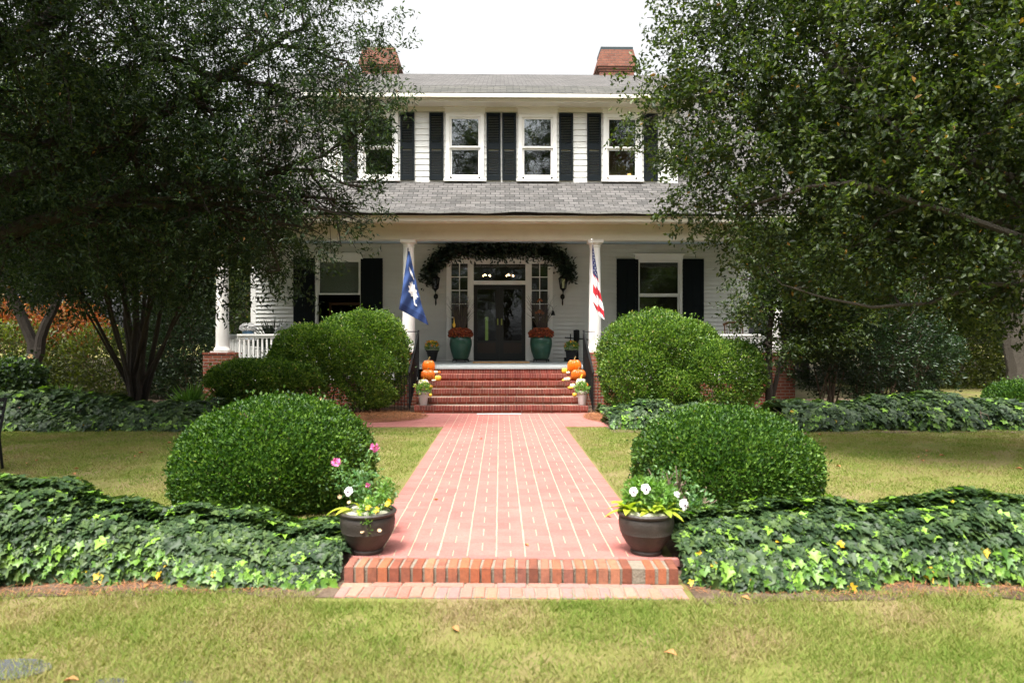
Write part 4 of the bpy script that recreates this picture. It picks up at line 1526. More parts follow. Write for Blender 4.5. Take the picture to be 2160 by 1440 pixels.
# --- iron stair rails
for s, x in ((-1, -1.95), (1, 2.0)):
    r = thing('stair_railing', 'black iron handrail along the ' + ('left' if s < 0 else 'right') + ' side of the brick porch steps', 'railing', (x, 15.3, 0), 'iron stair rails')
    mb = MB()
    mb.box(x - 0.018, x + 0.018, 15.28, 15.316, 0.0, 0.86)
    mb.box(x - 0.018, x + 0.018, 16.98, 17.016, 0.3, 1.78)
    mk('post', mb, M['iron'], r)
    mb = MB()
    mb._add([(x - .022, 15.24, .84), (x + .022, 15.24, .84), (x + .022, 17.03, 1.77), (x - .022, 17.03, 1.77), (x - .022, 15.24, .87), (x + .022, 15.24, .87), (x + .022, 17.03, 1.80), (x - .022, 17.03, 1.80)],
            [(0, 3, 2, 1), (4, 5, 6, 7), (0, 1, 5, 4), (1, 2, 6, 5), (2, 3, 7, 6), (3, 0, 4, 7)])
    mb.box(*( (x - 0.27, x - 0.023) if s < 0 else (x + 0.023, x + 0.27)), 17.0, 17.02, 1.755, 1.775)
    mk('handrail', mb, M['iron'], r)
    mb = MB()
    for k in range(13):
        y = 15.40 + k * 0.122
        zt = 0.845 + (y - 15.24) * 0.52
        mb.box(x - .009, x + .009, y - .009, y + .009, 0.08 + (y - 15.4) * 0.46, zt)
    mb._add([(x - .01, 15.3, .12), (x + .01, 15.3, .12), (x + .01, 17.0, .92), (x - .01, 17.0, .92), (x - .01, 15.3, .14), (x + .01, 15.3, .14), (x + .01, 17.0, .94), (x - .01, 17.0, .94)],
            [(0, 3, 2, 1), (4, 5, 6, 7), (0, 1, 5, 4), (1, 2, 6, 5), (2, 3, 7, 6), (3, 0, 4, 7)])
    mk('baluster', mb, M['iron'], r)
    # low fence panel outside the rail
    xa, xb = (x - 0.32, x - 0.03) if s < 0 else (x + 0.03, x + 0.32)
    f = thing('iron_fence_panel', 'low black iron fence panel outside the ' + ('left' if s < 0 else 'right') + ' stair rail', 'fence', ((xa + xb) / 2, 15.3, 0), 'low iron fence panels')
    mb = MB()
    mb.box(xa, xb, 15.29, 15.31, 0.77, 0.79)
    mb.box(xa, xb, 15.29, 15.31, 0.06, 0.08)
    mk('rail', mb, M['iron'], f)
    mb = MB()
    for k in range(5):
        xx = xa + 0.01 + k * (xb - xa - 0.02) / 4
        mb.box(xx - .007, xx + .007, 15.293, 15.307, 0.0 if k in (0, 4) else 0.081, 0.769)
    mk('bar', mb, M['iron'], f)

# ================================================================== FLAGS
def quad_map(corn, folds, depth):
    """corn: photo pixel rows (py, px_left, px_right); returns f(s,t) -> point"""
    def f(s, t, off=0.0):
        q = t * (len(corn) - 1)
        i = min(int(q), len(corn) - 2)
        a = q - i
        py0, l0, r0 = corn[i]
        py1, l1, r1 = corn[i + 1]
        L = l0 + (l1 - l0) * a
        Rr = r0 + (r1 - r0) * a
        py = py0 + (py1 - py0) * a
        px = L + (Rr - L) * s
        d = depth - off + folds(s, t)
        p = at(px, py + corn_skew * s * t, d)
        return p
    return f


corn_skew = 34
fold1 = lambda s, t: 0.10 * t + 0.035 * math.sin(9 * s + 5 * t) * (0.3 + t) + 0.012 * math.sin(21 * s * t + 17 * t) + 0.2 * s * t
fm = quad_map([(530, 860, 864), (560, 856, 872.5), (590, 851, 881), (620, 847, 890), (652, 841.5, 904)], fold1, 16.35)
fl1 = thing('flag', 'navy blue flag with white palm tree and crescent hanging before the left porch column', 'flag', (-2.2, 17.0, 2.6), 'flags on the porch columns')
base_off = OFF[fl1.name]
ns, nt_ = 22, 36
mb = MB()
for layer in (0, 1):
    vs = [fm(i / ns, j / nt_, -0.004 * layer) for j in range(nt_ + 1) for i in range(ns + 1)]
    o0 = len(mb.v)
    mb.v.extend([tuple(p) for p in vs])
    for j in range(nt_):
        for i in range(ns):
            a = o0 + j * (ns + 1) + i
            q = (a, a + ns + 1, a + ns + 2, a + 1)
            mb.f.append(q if layer == 0 else q[::-1])
            mb.mi.append(1 if j >= nt_ - 4 else 0)
mk('cloth', mb, [M['navy'], M['navy_hem']], fl1, smooth=True)


def emblem(polys, f, mat, parent, name):
    mb = MB()
    for poly in polys:
        cx = sum(p[0] for p in poly) / len(poly)
        cy = sum(p[1] for p in poly) / len(poly)
        vs = [f(cx, cy, 0.012)] + [f(x, y, 0.012) for x, y in poly]
        mb._add(vs, [(0, 1 + k, 1 + (k + 1) % len(poly)) for k in range(len(poly))])
    return mk(name, mb, mat, parent)


# palmetto: frond star and trunk; crescent
cx, cy = 0.62, 0.60
fr = []
for k in range(9):
    a = -math.pi / 2 + (k - 4) * 0.62
    ln = 0.30 if abs(k - 4) < 4 else 0.24
    dx, dy = math.cos(a), math.sin(a)
    pxn, pyn = -dy, dx
    fr.append([(cx, cy), (cx + dx * ln * .5 + pxn * .085, cy + (dy * ln * .5 + pyn * .085) * .52), (cx + dx * ln, cy + dy * ln * .52), (cx + dx * ln * .5 - pxn * .085, cy + (dy * ln * .5 - pyn * .085) * .52)])
fr.append([(cx - .05, cy), (cx + .05, cy), (cx + .10, cy + .20), (cx - .02, cy + .20)])
emblem(fr, fm, M['flag_white'], fl1, 'emblem')
cres = []
for k in range(8):
    t0, t1 = k / 8, (k + 1) / 8
    w0, w1 = 0.13 * math.sin(math.pi * t0), 0.13 * math.sin(math.pi * t1)
    g = lambda t: (0.42 + 0.42 * t ** 0.8, 0.25 + 0.16 * t)
    a, b = g(t0), g(t1)
    cres.append([(a[0] - w0, a[1]), (b[0] - w1, b[1]), (b[0] + w1 * .6, b[1] - .01), (a[0] + w0 * .6, a[1] - .01)])
emblem(cres, fm, M['flag_white'], fl1, 'emblem')
mb = MB()
p_tip = at(860.5, 523, 16.3)
p_att = Vector((-2.21, 17.07, 2.45))
mb.tube([p_att, p_tip], 0.013, 8)
mb.box(-2.25, -2.17, 17.05, 17.09, 2.38, 2.52)
mk('pole', mb, M['iron'], fl1)

corn_skew = 12
fold2 = lambda s, t: 0.05 * math.sin(7 * s + 3 * t) + 0.12 * s + 0.02 * math.sin(19 * s + 9 * t)
fm2 = quad_map([(516, 1249, 1251), (545, 1249, 1256), (577, 1250.5, 1261), (610, 1251, 1266.5), (640, 1251.5, 1273), (663, 1262, 1275)], fold2, 16.3)
fl2 = thing('flag', 'stars and stripes flag hanging furled before the right porch column', 'flag', (2.3, 17.0, 2.6), 'flags on the porch columns')
mb = MB()
ns, nt_ = 26, 90
for layer in (0, 1):
    vs = [fm2(i / ns, j / nt_, -0.004 * layer) for j in range(nt_ + 1) for i in range(ns + 1)]
    o0 = len(mb.v)
    mb.v.extend([tuple(p) for p in vs])
    for j in range(nt_):
        for i in range(ns):
            a = o0 + j * (ns + 1) + i
            q = (a, a + ns + 1, a + ns + 2, a + 1)
            mb.f.append(q if layer == 0 else q[::-1])
            s, t = (i + .5) / ns, (j + .5) / nt_
            if t < 0.40 + 0.04 * s:
                mi = 0
            else:
                b = (t - 0.40) * 8.2 - s * 1.15 + (0.45 if s > 0.42 else 0)
                mi = 1 if int(math.floor(b)) % 2 == 0 else 2
            mb.mi.append(mi)
mk('cloth', mb, [M['flag_navy'], M['flag_white'], M['flag_red']], fl2, smooth=True)
stars = []
for k, (sx, tx) in enumerate([(.5, .10), (.35, .14), (.65, .18), (.4, .215), (.7, .25), (.35, .28), (.62, .31), (.85, .335), (.3, .35), (.55, .375), (.8, .39)]):
    poly = []
    for q in range(10):
        a = q * math.pi / 5
        r = (0.13 if q % 2 == 0 else 0.055)
        poly.append((sx + r * math.cos(a) * (0.95 if tx > .2 else 1.5), tx + r * math.sin(a) * 0.115))
    stars.append(poly)
emblem(stars, fm2, M['flag_white'], fl2, 'star')
mb = MB()
p_tip = at(1248, 506, 16.25)
mb.tube([Vector((2.30, 17.07, 2.7)), p_tip], 0.014, 8)
mk('pole', mb, M['flag_white'], fl2)
mb = MB()
mb.ball(p_tip, 0.028)
mb.ball(p_tip + Vector((0, .02, -.05)), 0.02)
mk('finial', mb, M['chrome'], fl2)

# ================================================================== GARLAND
gt = thing('garland', 'dark green leafy garland swagged in an arch over the front door', 'garland', (0, WY - 0.2, 3.9))
path = [at(904, 588, 20), at(912, 560, 20), at(932, 537, 20), at(960, 528, 20), at(1010, 527, 20), at(1050, 529, 20), at(1100, 527, 20), at(1150, 529, 20), at(1180, 540, 20), at(1195, 560, 20), at(1199, 582, 20)]
pp = np.array([tuple(p) for p in path])
n = 4200
u = rng.random(n) * (len(pp) - 1)
i0 = u.astype(int)
cen = pp[i0] + (pp[np.minimum(i0 + 1, len(pp) - 1)] - pp[i0]) * (u - i0)[:, None]
rad = 0.23 + 0.09 * np.sin(u * 5.1) + 0.06 * np.sin(u * 11.7)
P = cen + rdir(n) * (rad * rng.random(n) ** 0.5)[:, None] * np.array([1, 0.55, 1])
P[:, 1] = np.minimum(P[:, 1], WY - 0.03)
hang = rng.random(n) < 0.12
P[hang, 2] -= 0.22 * rng.random(hang.sum())
V, Fc = leaf_arrays(P, unit(rdir(n) + np.array([0, -.3, -.4])), rdir(n), 0.125 * (0.7 + .6 * rng.random(n)), 0.06)
np_mesh('foliage', V, Fc, M['garland'], gt)
mb = MB()
mb.tube(path, 0.02, 6)
mk('vine', mb, M['twig'], gt)


# ================================================================== POTS ON THE PORCH
def flowers(P, r, mat, parent, name='flower', nrm=(0, -0.7, 0.7), petals=6):
    """many small rosettes in ONE part (a plant's bloom)"""
    n = len(P)
    Nn = unit(np.array(nrm) + rng.normal(size=(n, 3)) * 0.45)
    T = unit(np.cross(Nn, rdir(n)))
    B = np.cross(Nn, T)
    Vs, Fs = [], []
    for k in range(petals):
        a = 6.283 * k / petals
        D = T * math.cos(a) + B * math.sin(a)
        V, Fc = leaf_arrays(P, unit(D + Nn * 0.35), Nn, r, r * 0.75, 0.1)
        Fs.append(Fc + sum(len(v) for v in Vs))
        Vs.append(V)
    return np_mesh(name, np.concatenate(Vs), np.concatenate(Fs), mat, parent)


def floor_z(y):
    return PF + (FZ - PF) * (y - 17.0) / (WY - 17.0)


for s, px in ((-1, 971.5), (1, 1141.5)):
    y = 19.45
    x = at(px, 750, y).x
    z = floor_z(y)
    side = 'left' if s < 0 else 'right'
    t = thing('urn_planter', 'tall green glazed urn of rust-red mums standing ' + side + ' of the front door', 'planter', (x, y, z), 'green urns beside the door')
    mb = MB()
    mb.lathe([(0.19, 0.08), (0.215, 0.12), (0.27, 0.30), (0.305, 0.48), (0.305, 0.58), (0.285, 0.66), (0.27, 0.68), (0.295, 0.705), (0.285, 0.72), (0.25, 0.71), (0.25, 0.62), (0.0, 0.60)], (x, y, z), 28)
    mk('urn', mb, M['urn'], t, smooth=True)
    mb = MB()
    mb.lathe([(0.22, 0.045), (0.23, 0.06), (0.22, 0.078)], (x, y, z), 20)
    for a in (0.5, 2.1, 3.7, 5.3):
        mb.tube([(x + .21 * math.cos(a), y + .21 * math.sin(a), z + .06), (x + .24 * math.cos(a), y + .24 * math.sin(a), z + .03), (x + .25 * math.cos(a), y + .25 * math.sin(a), z)], 0.012, 5)
    mk('plant_stand', mb, M['iron'], t)
    P, Nn = shell([(x, y, z + 0.74, 0.33, 0.33, 0.20, 2.2)], 900, 0.8, 1.0, 0.08, 9, z + .68)
    flowers(P[::4] + np.array([0, -.01, .01]), 0.022, M['mum_orange'], t, 'orange_mum_bloom')
    flowers(P, 0.028, M['mum'], t, 'mum_bloom')
    P, Nn = shell([(x, y, z + 0.74, 0.30, 0.30, 0.17, 2.2)], 500, 0.5, 0.95, 0.08, 9, z + .66)
    V, Fc = leaf_arrays(P, Nn, Nn, 0.05, 0.03)
    np_mesh('foliage', V, Fc, M['shrub_dark'], t)
    # ornamental grass
    n = 130
    a = rng.random(n) * 6.283
    B = np.stack([x + .12 * np.cos(a), y + .12 * np.sin(a), np.full(n, z + .85)], 1)
    Vs, Fs, c0 = [], [], 0
    le = 0.45 + 0.75 * rng.random(n)
    out_ = rng.random(n) * 0.22
    prev = B - np.array([0.004, 0, 0])
    for q in range(1, 6):
        tq = q / 5
        cen = B + np.stack([np.cos(a) * out_ * tq ** 2 * 1.6, np.sin(a) * out_ * tq ** 2 * 1.6, le * tq * (1 - 0.18 * tq * (out_ * 5))], 1)
        w = 0.010 * (1 - tq) + 0.003
        S = np.stack([np.full(n, w), np.zeros(n), np.zeros(n)], 1)
        Vs.append(np.stack([prev, prev + S * 1.6, cen + S, cen], 1).reshape(-1, 3))
        i = np.arange(n)[:, None] * 4 + c0
        Fs.append(np.concatenate([i + np.array([[0, 1, 2]]), i + np.array([[0, 2, 3]])], 0))
        c0 += 4 * n
        prev = cen
    np_mesh('grass_plume', np.concatenate(Vs), np.concatenate(Fs), M['reed'], t)
    mb = MB()
    sx = -0.18 if s < 0 else 0.02
    if s < 0:
        mb.ball((x - 0.17, y - 0.1, z + 1.0), (0.045, 0.04, 0.07), 10, 6)
        mb.tube([(x - 0.17, y - 0.1, z + 1.05), (x - 0.175, y - 0.1, z + 1.22)], [0.02, 0.006], 6)
        mk('gourd', mb, M['gourd_yellow'], t, smooth=True)
    else:
        for (dx, dz, r) in ((0.0, 1.38, .07), (-0.09, 1.34, .05), (.08, 1.33, .05), (0.0, 1.70, .045), (-.05, 1.66, .03), (.05, 1.67, .03)):
            mb.ball((x - 0.04 + dx, y - 0.05, z + dz), (r, r * .8, r * .8), 10, 6)
        mk('orange_ornament', mb, plain('orange_ornament', (0.35, 0.10, 0.02), 0.6, 0.3, 12), t, smooth=True)
        mb = MB()
        mb.tube([(x + .1, y - .05, z + .85), (x + .12, y - .05, z + 1.4), (x + .2, y - .06, z + 1.58), (x + .3, y - .07, z + 1.5), (x + .32, y - .07, z + 1.42)], 0.006, 5)
        mb.lathe([(0.0, 1.42), (.03, 1.38), (.055, 1.30), (.06, 1.27)], (x + .32, y - .07, z), 8)
        mk('hanging_bell', mb, M['iron'], t)

for s, px, py in ((-1, 912, 758), (1, 1205, 757)):
    y = 19.72 if s < 0 else 19.6
    x = at(px, py, y).x
    z = floor_z(y)
    t = thing('flower_pot', ('black tapered pot of orange and yellow marigolds on the porch, left of the door' if s < 0 else 'black ribbed pot of yellow marigolds on the porch by the right stair rail'), 'flower pot', (x, y, z), 'black marigold pots')
    mb = MB()
    if s < 0:
        mb.lathe([(0.10, 0), (0.105, 0.02), (0.16, 0.27), (0.18, 0.275), (0.18, 0.31), (0.16, 0.31), (0.15, 0.27), (0, 0.26)], (x, y, z), 24)
    else:
        mb.lathe([(0.13, 0), (0.13, 0.03), (0.155, 0.27), (0.185, 0.29), (0.185, 0.325), (0.16, 0.325), (0.15, 0.28), (0, 0.27)], (x, y, z), 48, 24, 0.06)
    mk('pot', mb, M['plastic_black'], t, smooth=True)
    mb = MB()
    for k in range(14):
        a = k * 6.283 / 14
        mb.ball((x + .13 * math.cos(a), y + .13 * math.sin(a), z + .325), (.05, .05, .03), 7, 4)
    mk('moss', mb, M['moss'], t)
    P, Nn = shell([(x, y, z + 0.40, 0.19, 0.19, 0.16, 2)], 500, 0.4, 1.0, 0.1, 12, z + .32)
    V, Fc = leaf_arrays(P, unit(Nn + rdir(len(P)) * .6), Nn, 0.06, 0.022)
    np_mesh('foliage', V, Fc, M['pansy_leaf'], t)
    P, Nn = shell([(x, y - .02, z + 0.45, 0.18, 0.17, 0.13, 2)], 46 if s < 0 else 20, 0.95, 1.05, 0.1, 12, z + .42)
    flowers(P[::2], 0.03, M['yellow_petal'], t, 'yellow_bloom')
    flowers(P[1::2], 0.03, M['orange_petal'], t, 'orange_bloom')

# black iron stand behind the right pot
t = thing('iron_stand', 'black iron upright with crossed bars on the porch behind the right marigold pot', 'iron ornament', at(1216, 755, 19.9) * 1.0)
b0 = OFF[t.name]
b0.z = floor_z(19.9)
t.location = b0
bx, bz = b0.x, b0.z
mb = MB()
mb.lathe([(0.10, 0), (0.10, 0.03), (0.06, 0.06), (0.06, 0.55), (0.085, 0.6), (0.085, 0.86), (0.05, 0.88), (0, 0.885)], (bx, 19.9, bz), 16)
mk('body', mb, M['iron'], t, smooth=True)
mb = MB()
mb.tube([(bx - 0.33, 19.88, bz + 0.66), (bx + 0.34, 19.86, bz + 0.60)], 0.018, 6)
mb.tube([(bx - 0.17, 19.86, bz + 0.5), (bx - 0.17, 19.86, bz + 0.76)], 0.016, 6)
mk('cross_bar', mb, M['iron'], t)
mb = MB()
mb.bevbox(-0.055, 0.055, -0.055, 0.055, 0, 0.11, 0.01, Matrix.Translation((at(1194, 758, 19.75).x, 19.75, floor_z(19.75))))
tag(mk('door_stop', mb, M['iron'], loc=(at(1194, 758, 19.75).x, 19.75, floor_z(19.75))), 'small black block on the porch floor left of the ribbed black pot', 'box')


# pale pots on the bottom step
for s, px in ((-1, 893), (1, 1228)):
    y = 15.36
    x = at(px, 855, y).x
    z = 0.155
    t = thing('flower_pot', 'pale grey tapered pot of trailing greenery on the bottom brick step, ' + ('left' if s < 0 else 'right') + ' end', 'flower pot', (x, y, z), 'pale pots on the bottom step')
    mb = MB()
    mb.lathe([(0.075, 0), (0.08, 0.01), (0.108, 0.25), (0.12, 0.255), (0.122, 0.285), (0.105, 0.285), (0.10, 0.25), (0, 0.24)], (x, y, z), 24)
    mk('pot', mb, M['greypot'], t, smooth=True)
    mb = MB()
    for k in range(12):
        a = k * 6.283 / 12
        mb.ball((x + .09 * math.cos(a), y + .09 * math.sin(a), z + .29), (.04, .04, .022), 7, 4)
    mk('moss', mb, M['moss'], t)
    P, Nn = shell([(x, y, z + 0.36, 0.15, 0.15, 0.13, 2)], 420, 0.3, 1.0, 0.15, 12, z + .27)
    V, Fc = leaf_arrays(P, unit(Nn + rdir(len(P)) * .6), Nn, 0.055, 0.026)
    np_mesh('foliage', V, Fc, M['pansy_leaf'], t)
    if s < 0:
        P, Nn = shell([(x, y - .02, z + 0.36, 0.15, 0.15, 0.13, 2)], 26, 0.9, 1.1, 0.15, 12, z + .27)
        V, Fc = leaf_arrays(P, unit(Nn + rdir(len(P)) * .6), Nn, 0.09, 0.04)
        np_mesh('lime_leaf', V, Fc, M['lime'], t)


# ================================================================== PUMPKINS AND GOURDS
def pumpkin(px, py_bot, y, z, w, h, mat, label, cat='pumpkin', ribs=12, stem=0.05, tilt=0, group='pumpkins and gourds on the steps', dish=False):
    x = at(px, py_bot, y).x
    t = thing('pumpkin' if cat == 'pumpkin' else 'gourd', label, cat, (x, y, z), group)
    r = w / 2
    mb = MB()
    prof = []
    for k in range(13):
        a = math.pi * k / 12
        rr = r * (math.sin(a) ** 0.75)
        zz = h / 2 - h / 2 * math.cos(a)
        if k in (0,):
            rr = 0.0
        if k >= 11:
            zz -= h * 0.07 * (k - 10)
        if k == 12:
            rr = 0
        prof.append((rr, zz))
    c = (x, y, z)
    mb.lathe(prof, c, 72 if ribs else 20, ribs * 2 if ribs else 0, 0.10 if ribs else 0)
    mk('body', mb, mat, t, smooth=True)
    mb = MB()
    mb.tube([(x, y, z + h * 0.84), (x + 0.006, y, z + h * 0.95 + stem * .3), (x + stem * .4, y - .01, z + h * 0.95 + stem)], [stem * .34, stem * .2, stem * .22], 7)
    mk('stem', mb, M['stem'] if mat is not M['gourd_white'] else M['gourd_yellow'], t)
    return t


S = lambda n: 0.154 * n
pumpkin(904, 785, 16.86, S(5), 0.31, 0.33, M['pumpkin'], 'tall bright orange ribbed pumpkin on the second highest step, left side', stem=0.08)
pumpkin(902.5, 803, 16.46, S(4), 0.33, 0.27, M['pumpkin_green'], 'orange pumpkin with a green-brown shoulder on the left side of the steps', stem=0.05)
pumpkin(893, 822, 16.12, S(3), 0.25, 0.22, M['gourd_white'], 'round cream-white pumpkin behind the left pale pot', stem=0.04)
pumpkin(1211.5, 785, 16.86, S(5), 0.34, 0.34, M['pumpkin'], 'tall bright orange ribbed pumpkin with a curled stem, right side of the steps', stem=0.08)
pumpkin(1220, 803, 16.46, S(4), 0.35, 0.28, M['pumpkin_green'], 'dull orange pumpkin below the tall orange one, right side of the steps', stem=0.06)
pumpkin(1225, 818, 16.12, S(3), 0.22, 0.24, M['gourd_white'], 'cream-white pumpkin with a long pale stem, right side of the steps', stem=0.09)
pumpkin(1238, 812, 16.15, S(3), 0.10, 0.12, M['pumpkin'], 'small orange pumpkin tucked behind the white one by the right rail', stem=0.02, ribs=8)
G = M['gourd_white']
Yg = M['gourd_yellow']
Og = M['pumpkin']
for (px, py, y, st_, w, h, m, rb, lab) in [
    (919, 786, 16.75, 5, .11, .075, G, 8, 'small flat white gourd beside the left orange pumpkins'),
    (926.5, 787, 16.8, 5, .075, .065, Og, 8, 'tiny orange gourd right of the small flat white one'),
    (924, 806, 16.42, 4, .15, .14, Yg, 10, 'yellow squash gourd on the fourth step, left side'),
    (915, 805, 16.36, 4, .10, .045, G, 8, 'flat white gourd at the foot of the yellow squash, left side'),
    (908, 822, 16.02, 3, .11, .085, Og, 0, 'small smooth orange gourd beside the left white pumpkin'),
    (908, 839, 15.70, 2, .07, .08, Yg, 0, 'small yellow-white gourd behind the left pale pot'),
    (1191, 786, 16.78, 5, .14, .145, Yg, 10, 'yellow squash gourd left of the tall right-hand pumpkin'),
    (1198.5, 788, 16.68, 5, .09, .06, G, 8, 'small flat white gourd at the foot of the yellow squash, right side'),
    (1201, 797, 16.5, 4, .10, .10, Og, 8, 'small orange gourd left of the dull orange pumpkin, right side'),
    (1196, 804, 16.36, 4, .16, .09, G, 9, 'lumpy white gourd on the fourth step, right side'),
    (1188, 804, 16.33, 4, .06, .05, Yg, 0, 'tiny yellow-green gourd left of the lumpy white one, right side'),
    (1208, 818, 16.06, 3, .13, .12, G, 9, 'white gourd left of the long-stemmed white pumpkin'),
    (1203, 821, 15.98, 3, .12, .06, Yg, 0, 'smooth yellow gourd on the third step, right side'),
    (1212, 840, 15.72, 2, .10, .09, Yg, 0, 'green-yellow gourd behind the right pale pot')]:
    pumpkin(px, py, y, S(st_), w, h, m, lab, 'gourd', rb, stem=0.022)


# ================================================================== PORCH FURNITURE
# wicker chair
x, y = at(604, 700, 18.1).x, 18.1
z = floor_z(y)
t = thing('wicker_chair', 'rounded grey wicker armchair behind the left porch rail', 'chair', (x, y, z))
mb = MB()
mb.box(x - .30, x + .30, y - .28, y + .28, z + .34, z + .42)
mk('seat', mb, M['wicker'], t)
mb = MB()
n = 16
for layer, rr in ((0, .34), (1, .31)):
    pass
pts_o, pts_i = [], []
for k in range(n + 1):
    a = math.pi * (k / n)
    pts_o.append((x + .36 * math.cos(a), y + .30 * math.sin(a)))
    pts_i.append((x + .32 * math.cos(a), y + .26 * math.sin(a)))
for k in range(n):
    h0 = z + .62 + .46 * math.sin(math.pi * k / n) ** 0.8
    h1 = z + .62 + .46 * math.sin(math.pi * (k + 1) / n) ** 0.8
    a, b, c, d = pts_o[k], pts_o[k + 1], pts_i[k + 1], pts_i[k]
    mb._add([(a[0], a[1], z + .3), (b[0], b[1], z + .3), (c[0], c[1], z + .3), (d[0], d[1], z + .3), (a[0], a[1], h0), (b[0], b[1], h1), (c[0], c[1], h1), (d[0], d[1], h0)],
            [(0, 1, 5, 4), (2, 3, 7, 6), (4, 5, 6, 7)])
mk('backrest', mb, M['wicker'], t)
for dx, dy in ((-.26, -.24), (.26, -.24), (-.26, .24), (.26, .24)):
    mb = MB()
    mb.tube([(x + dx, y + dy, z), (x + dx, y + dy, z + .35)], .022, 8)
    mk('leg', mb, M['wicker'], t)

# rocking chair
x, y = at(1556, 700, 18.5).x, 18.5
z = floor_z(y)
t = thing('rocking_chair', 'dark brown wooden rocking chair behind the right porch rail', 'chair', (x, y, z))
mb = MB(); mb.box(x - .26, x + .26, y - .24, y + .24, z + .40, z + .44); mk('seat', mb, M['wood'], t)
mb = MB()
for dx in (-.24, .24):
    mb.tube([(x + dx, y + .22, z + .1), (x + dx, y + .24, z + .45), (x + dx, y + .34, z + 1.02)], .018, 8)
mb.tube([(x - .27, y + .34, z + 1.02), (x - .12, y + .345, z + 1.08), (x + .12, y + .345, z + 1.08), (x + .27, y + .34, z + 1.02)], .035, 8)
mb.tube([(x - .24, y + .26, z + .55), (x + .24, y + .26, z + .55)], .016, 6)
for k in range(6):
    dx = -.18 + k * .072
    mb.tube([(x + dx, y + .26, z + .55), (x + dx, y + .34, z + 1.04)], .009, 6)
mk('backrest', mb, M['wood'], t)
for dx in (-.25, .25):
    mb = MB()
    mb.tube([(x + dx, y - .24, z + .08), (x + dx, y - .22, z + .65)], .018, 8)
    mb.box(x + dx - .03, x + dx + .03, y - .28, y + .26, z + .651, z + .675)
    mk('armrest', mb, M['wood'], t)
    mb = MB()
    mb.tube([(x + dx, y - .42 + .84 * k / 8, z + .02 + .10 * ((k - 4) / 4) ** 2) for k in range(9)], .02, 6)
    mk('rocker', mb, M['wood'], t)

# side table with a blue pot of white mums
x, y = at(523, 700, 17.9).x, 17.9
z = floor_z(y)
t = thing('side_table', 'small round white side table behind the left porch rail', 'table', (x, y, z))
mb = MB(); mb.lathe([(.24, .62), (.25, .63), (.25, .65), (0, .65)], (x, y, z), 20); mk('tabletop', mb, M['trim'], t)
mb = MB(); mb.lathe([(.16, 0), (.15, .02), (.03, .06), (.025, .62)], (x, y, z), 14); mk('leg', mb, M['trim'], t)
z += .652
t = thing('flower_pot', 'blue glazed pot of white mums on the left porch side table', 'flower pot', (x, y, z))
mb = MB(); mb.lathe([(.10, 0), (.13, .12), (.14, .2), (.12, .2), (.11, .17), (0, .16)], (x, y, z), 20); mk('pot', mb, M['blue_pot'], t, smooth=True)
P, Nn = shell([(x, y, z + .27, .2, .2, .12, 2)], 260, .85, 1.0, .08, 9, z + .2)
flowers(P, .03, M['white_petal'], t, 'white_bloom')
P, Nn = shell([(x, y, z + .25, .17, .17, .11, 2)], 200, .3, .95, .08, 9, z + .17)
V, Fc = leaf_arrays(P, Nn, Nn, .05, .03); np_mesh('foliage', V, Fc, M['shrub_dark'], t)

# spiky palm in a pot
x, y = at(578, 700, 18.9).x, 18.9
z = floor_z(y)
t = thing('potted_palm', 'potted palm with a fan of spiky grey-green fronds behind the left porch rail', 'plant', (x, y, z))
mb = MB(); mb.lathe([(.13, 0), (.2, .3), (.21, .34), (.17, .34), (0, .3)], (x, y, z), 20); mk('pot', mb, M['plastic_black'], t, smooth=True)
n = 170
a = rng.random(n) * 6.283
el = rng.random(n) * 1.25 + 0.1
D = np.stack([np.cos(a) * np.cos(el), np.sin(a) * np.cos(el) * .7, np.sin(el)], 1)
V, Fc = leaf_arrays(np.tile([x, y, z + .35], (n, 1)) + D * .05, D, rdir(n), .62 + .25 * rng.random(n), .022, .1)
np_mesh('frond', V, Fc, M['palm'], t)

# ================================================================== HEDGES AND BUSHES
shrub('round_bush', 'large rounded dark green boxwood beside the left edge of the brick walk', 'bush',
      [(-2.12, 7.0, 0.36, 0.86, 0.85, 0.61, 2.05), (-1.78, 6.95, 0.33, 0.50, 0.72, 0.47, 2.3), (-2.60, 7.0, 0.36, 0.48, 0.68, 0.46, 2.3), (-2.3, 6.6, .25, .7, .5, .42, 2.2)], 70000, 0.034, M['box'], 0.62, 0.86, 0.055, 3.0, 'boxwoods flanking the walk', upbias=0.45, zmin=-0.01, stems=12)
shrub('round_bush', 'broad flat-topped dark green boxwood beside the right edge of the brick walk', 'bush',
      [(2.20, 7.0, 0.30, 0.86, 0.8, 0.56, 2.15), (2.5, 6.95, 0.28, 0.58, 0.7, 0.45, 2.2), (1.86, 6.95, 0.26, 0.50, 0.66, 0.43, 2.3), (2.2, 6.6, .2, .7, .5, .40, 2.2)], 66000, 0.034, M['box'], 0.62, 0.86, 0.05, 3.0, 'boxwoods flanking the walk', upbias=0.45, zmin=-0.01, stems=12)

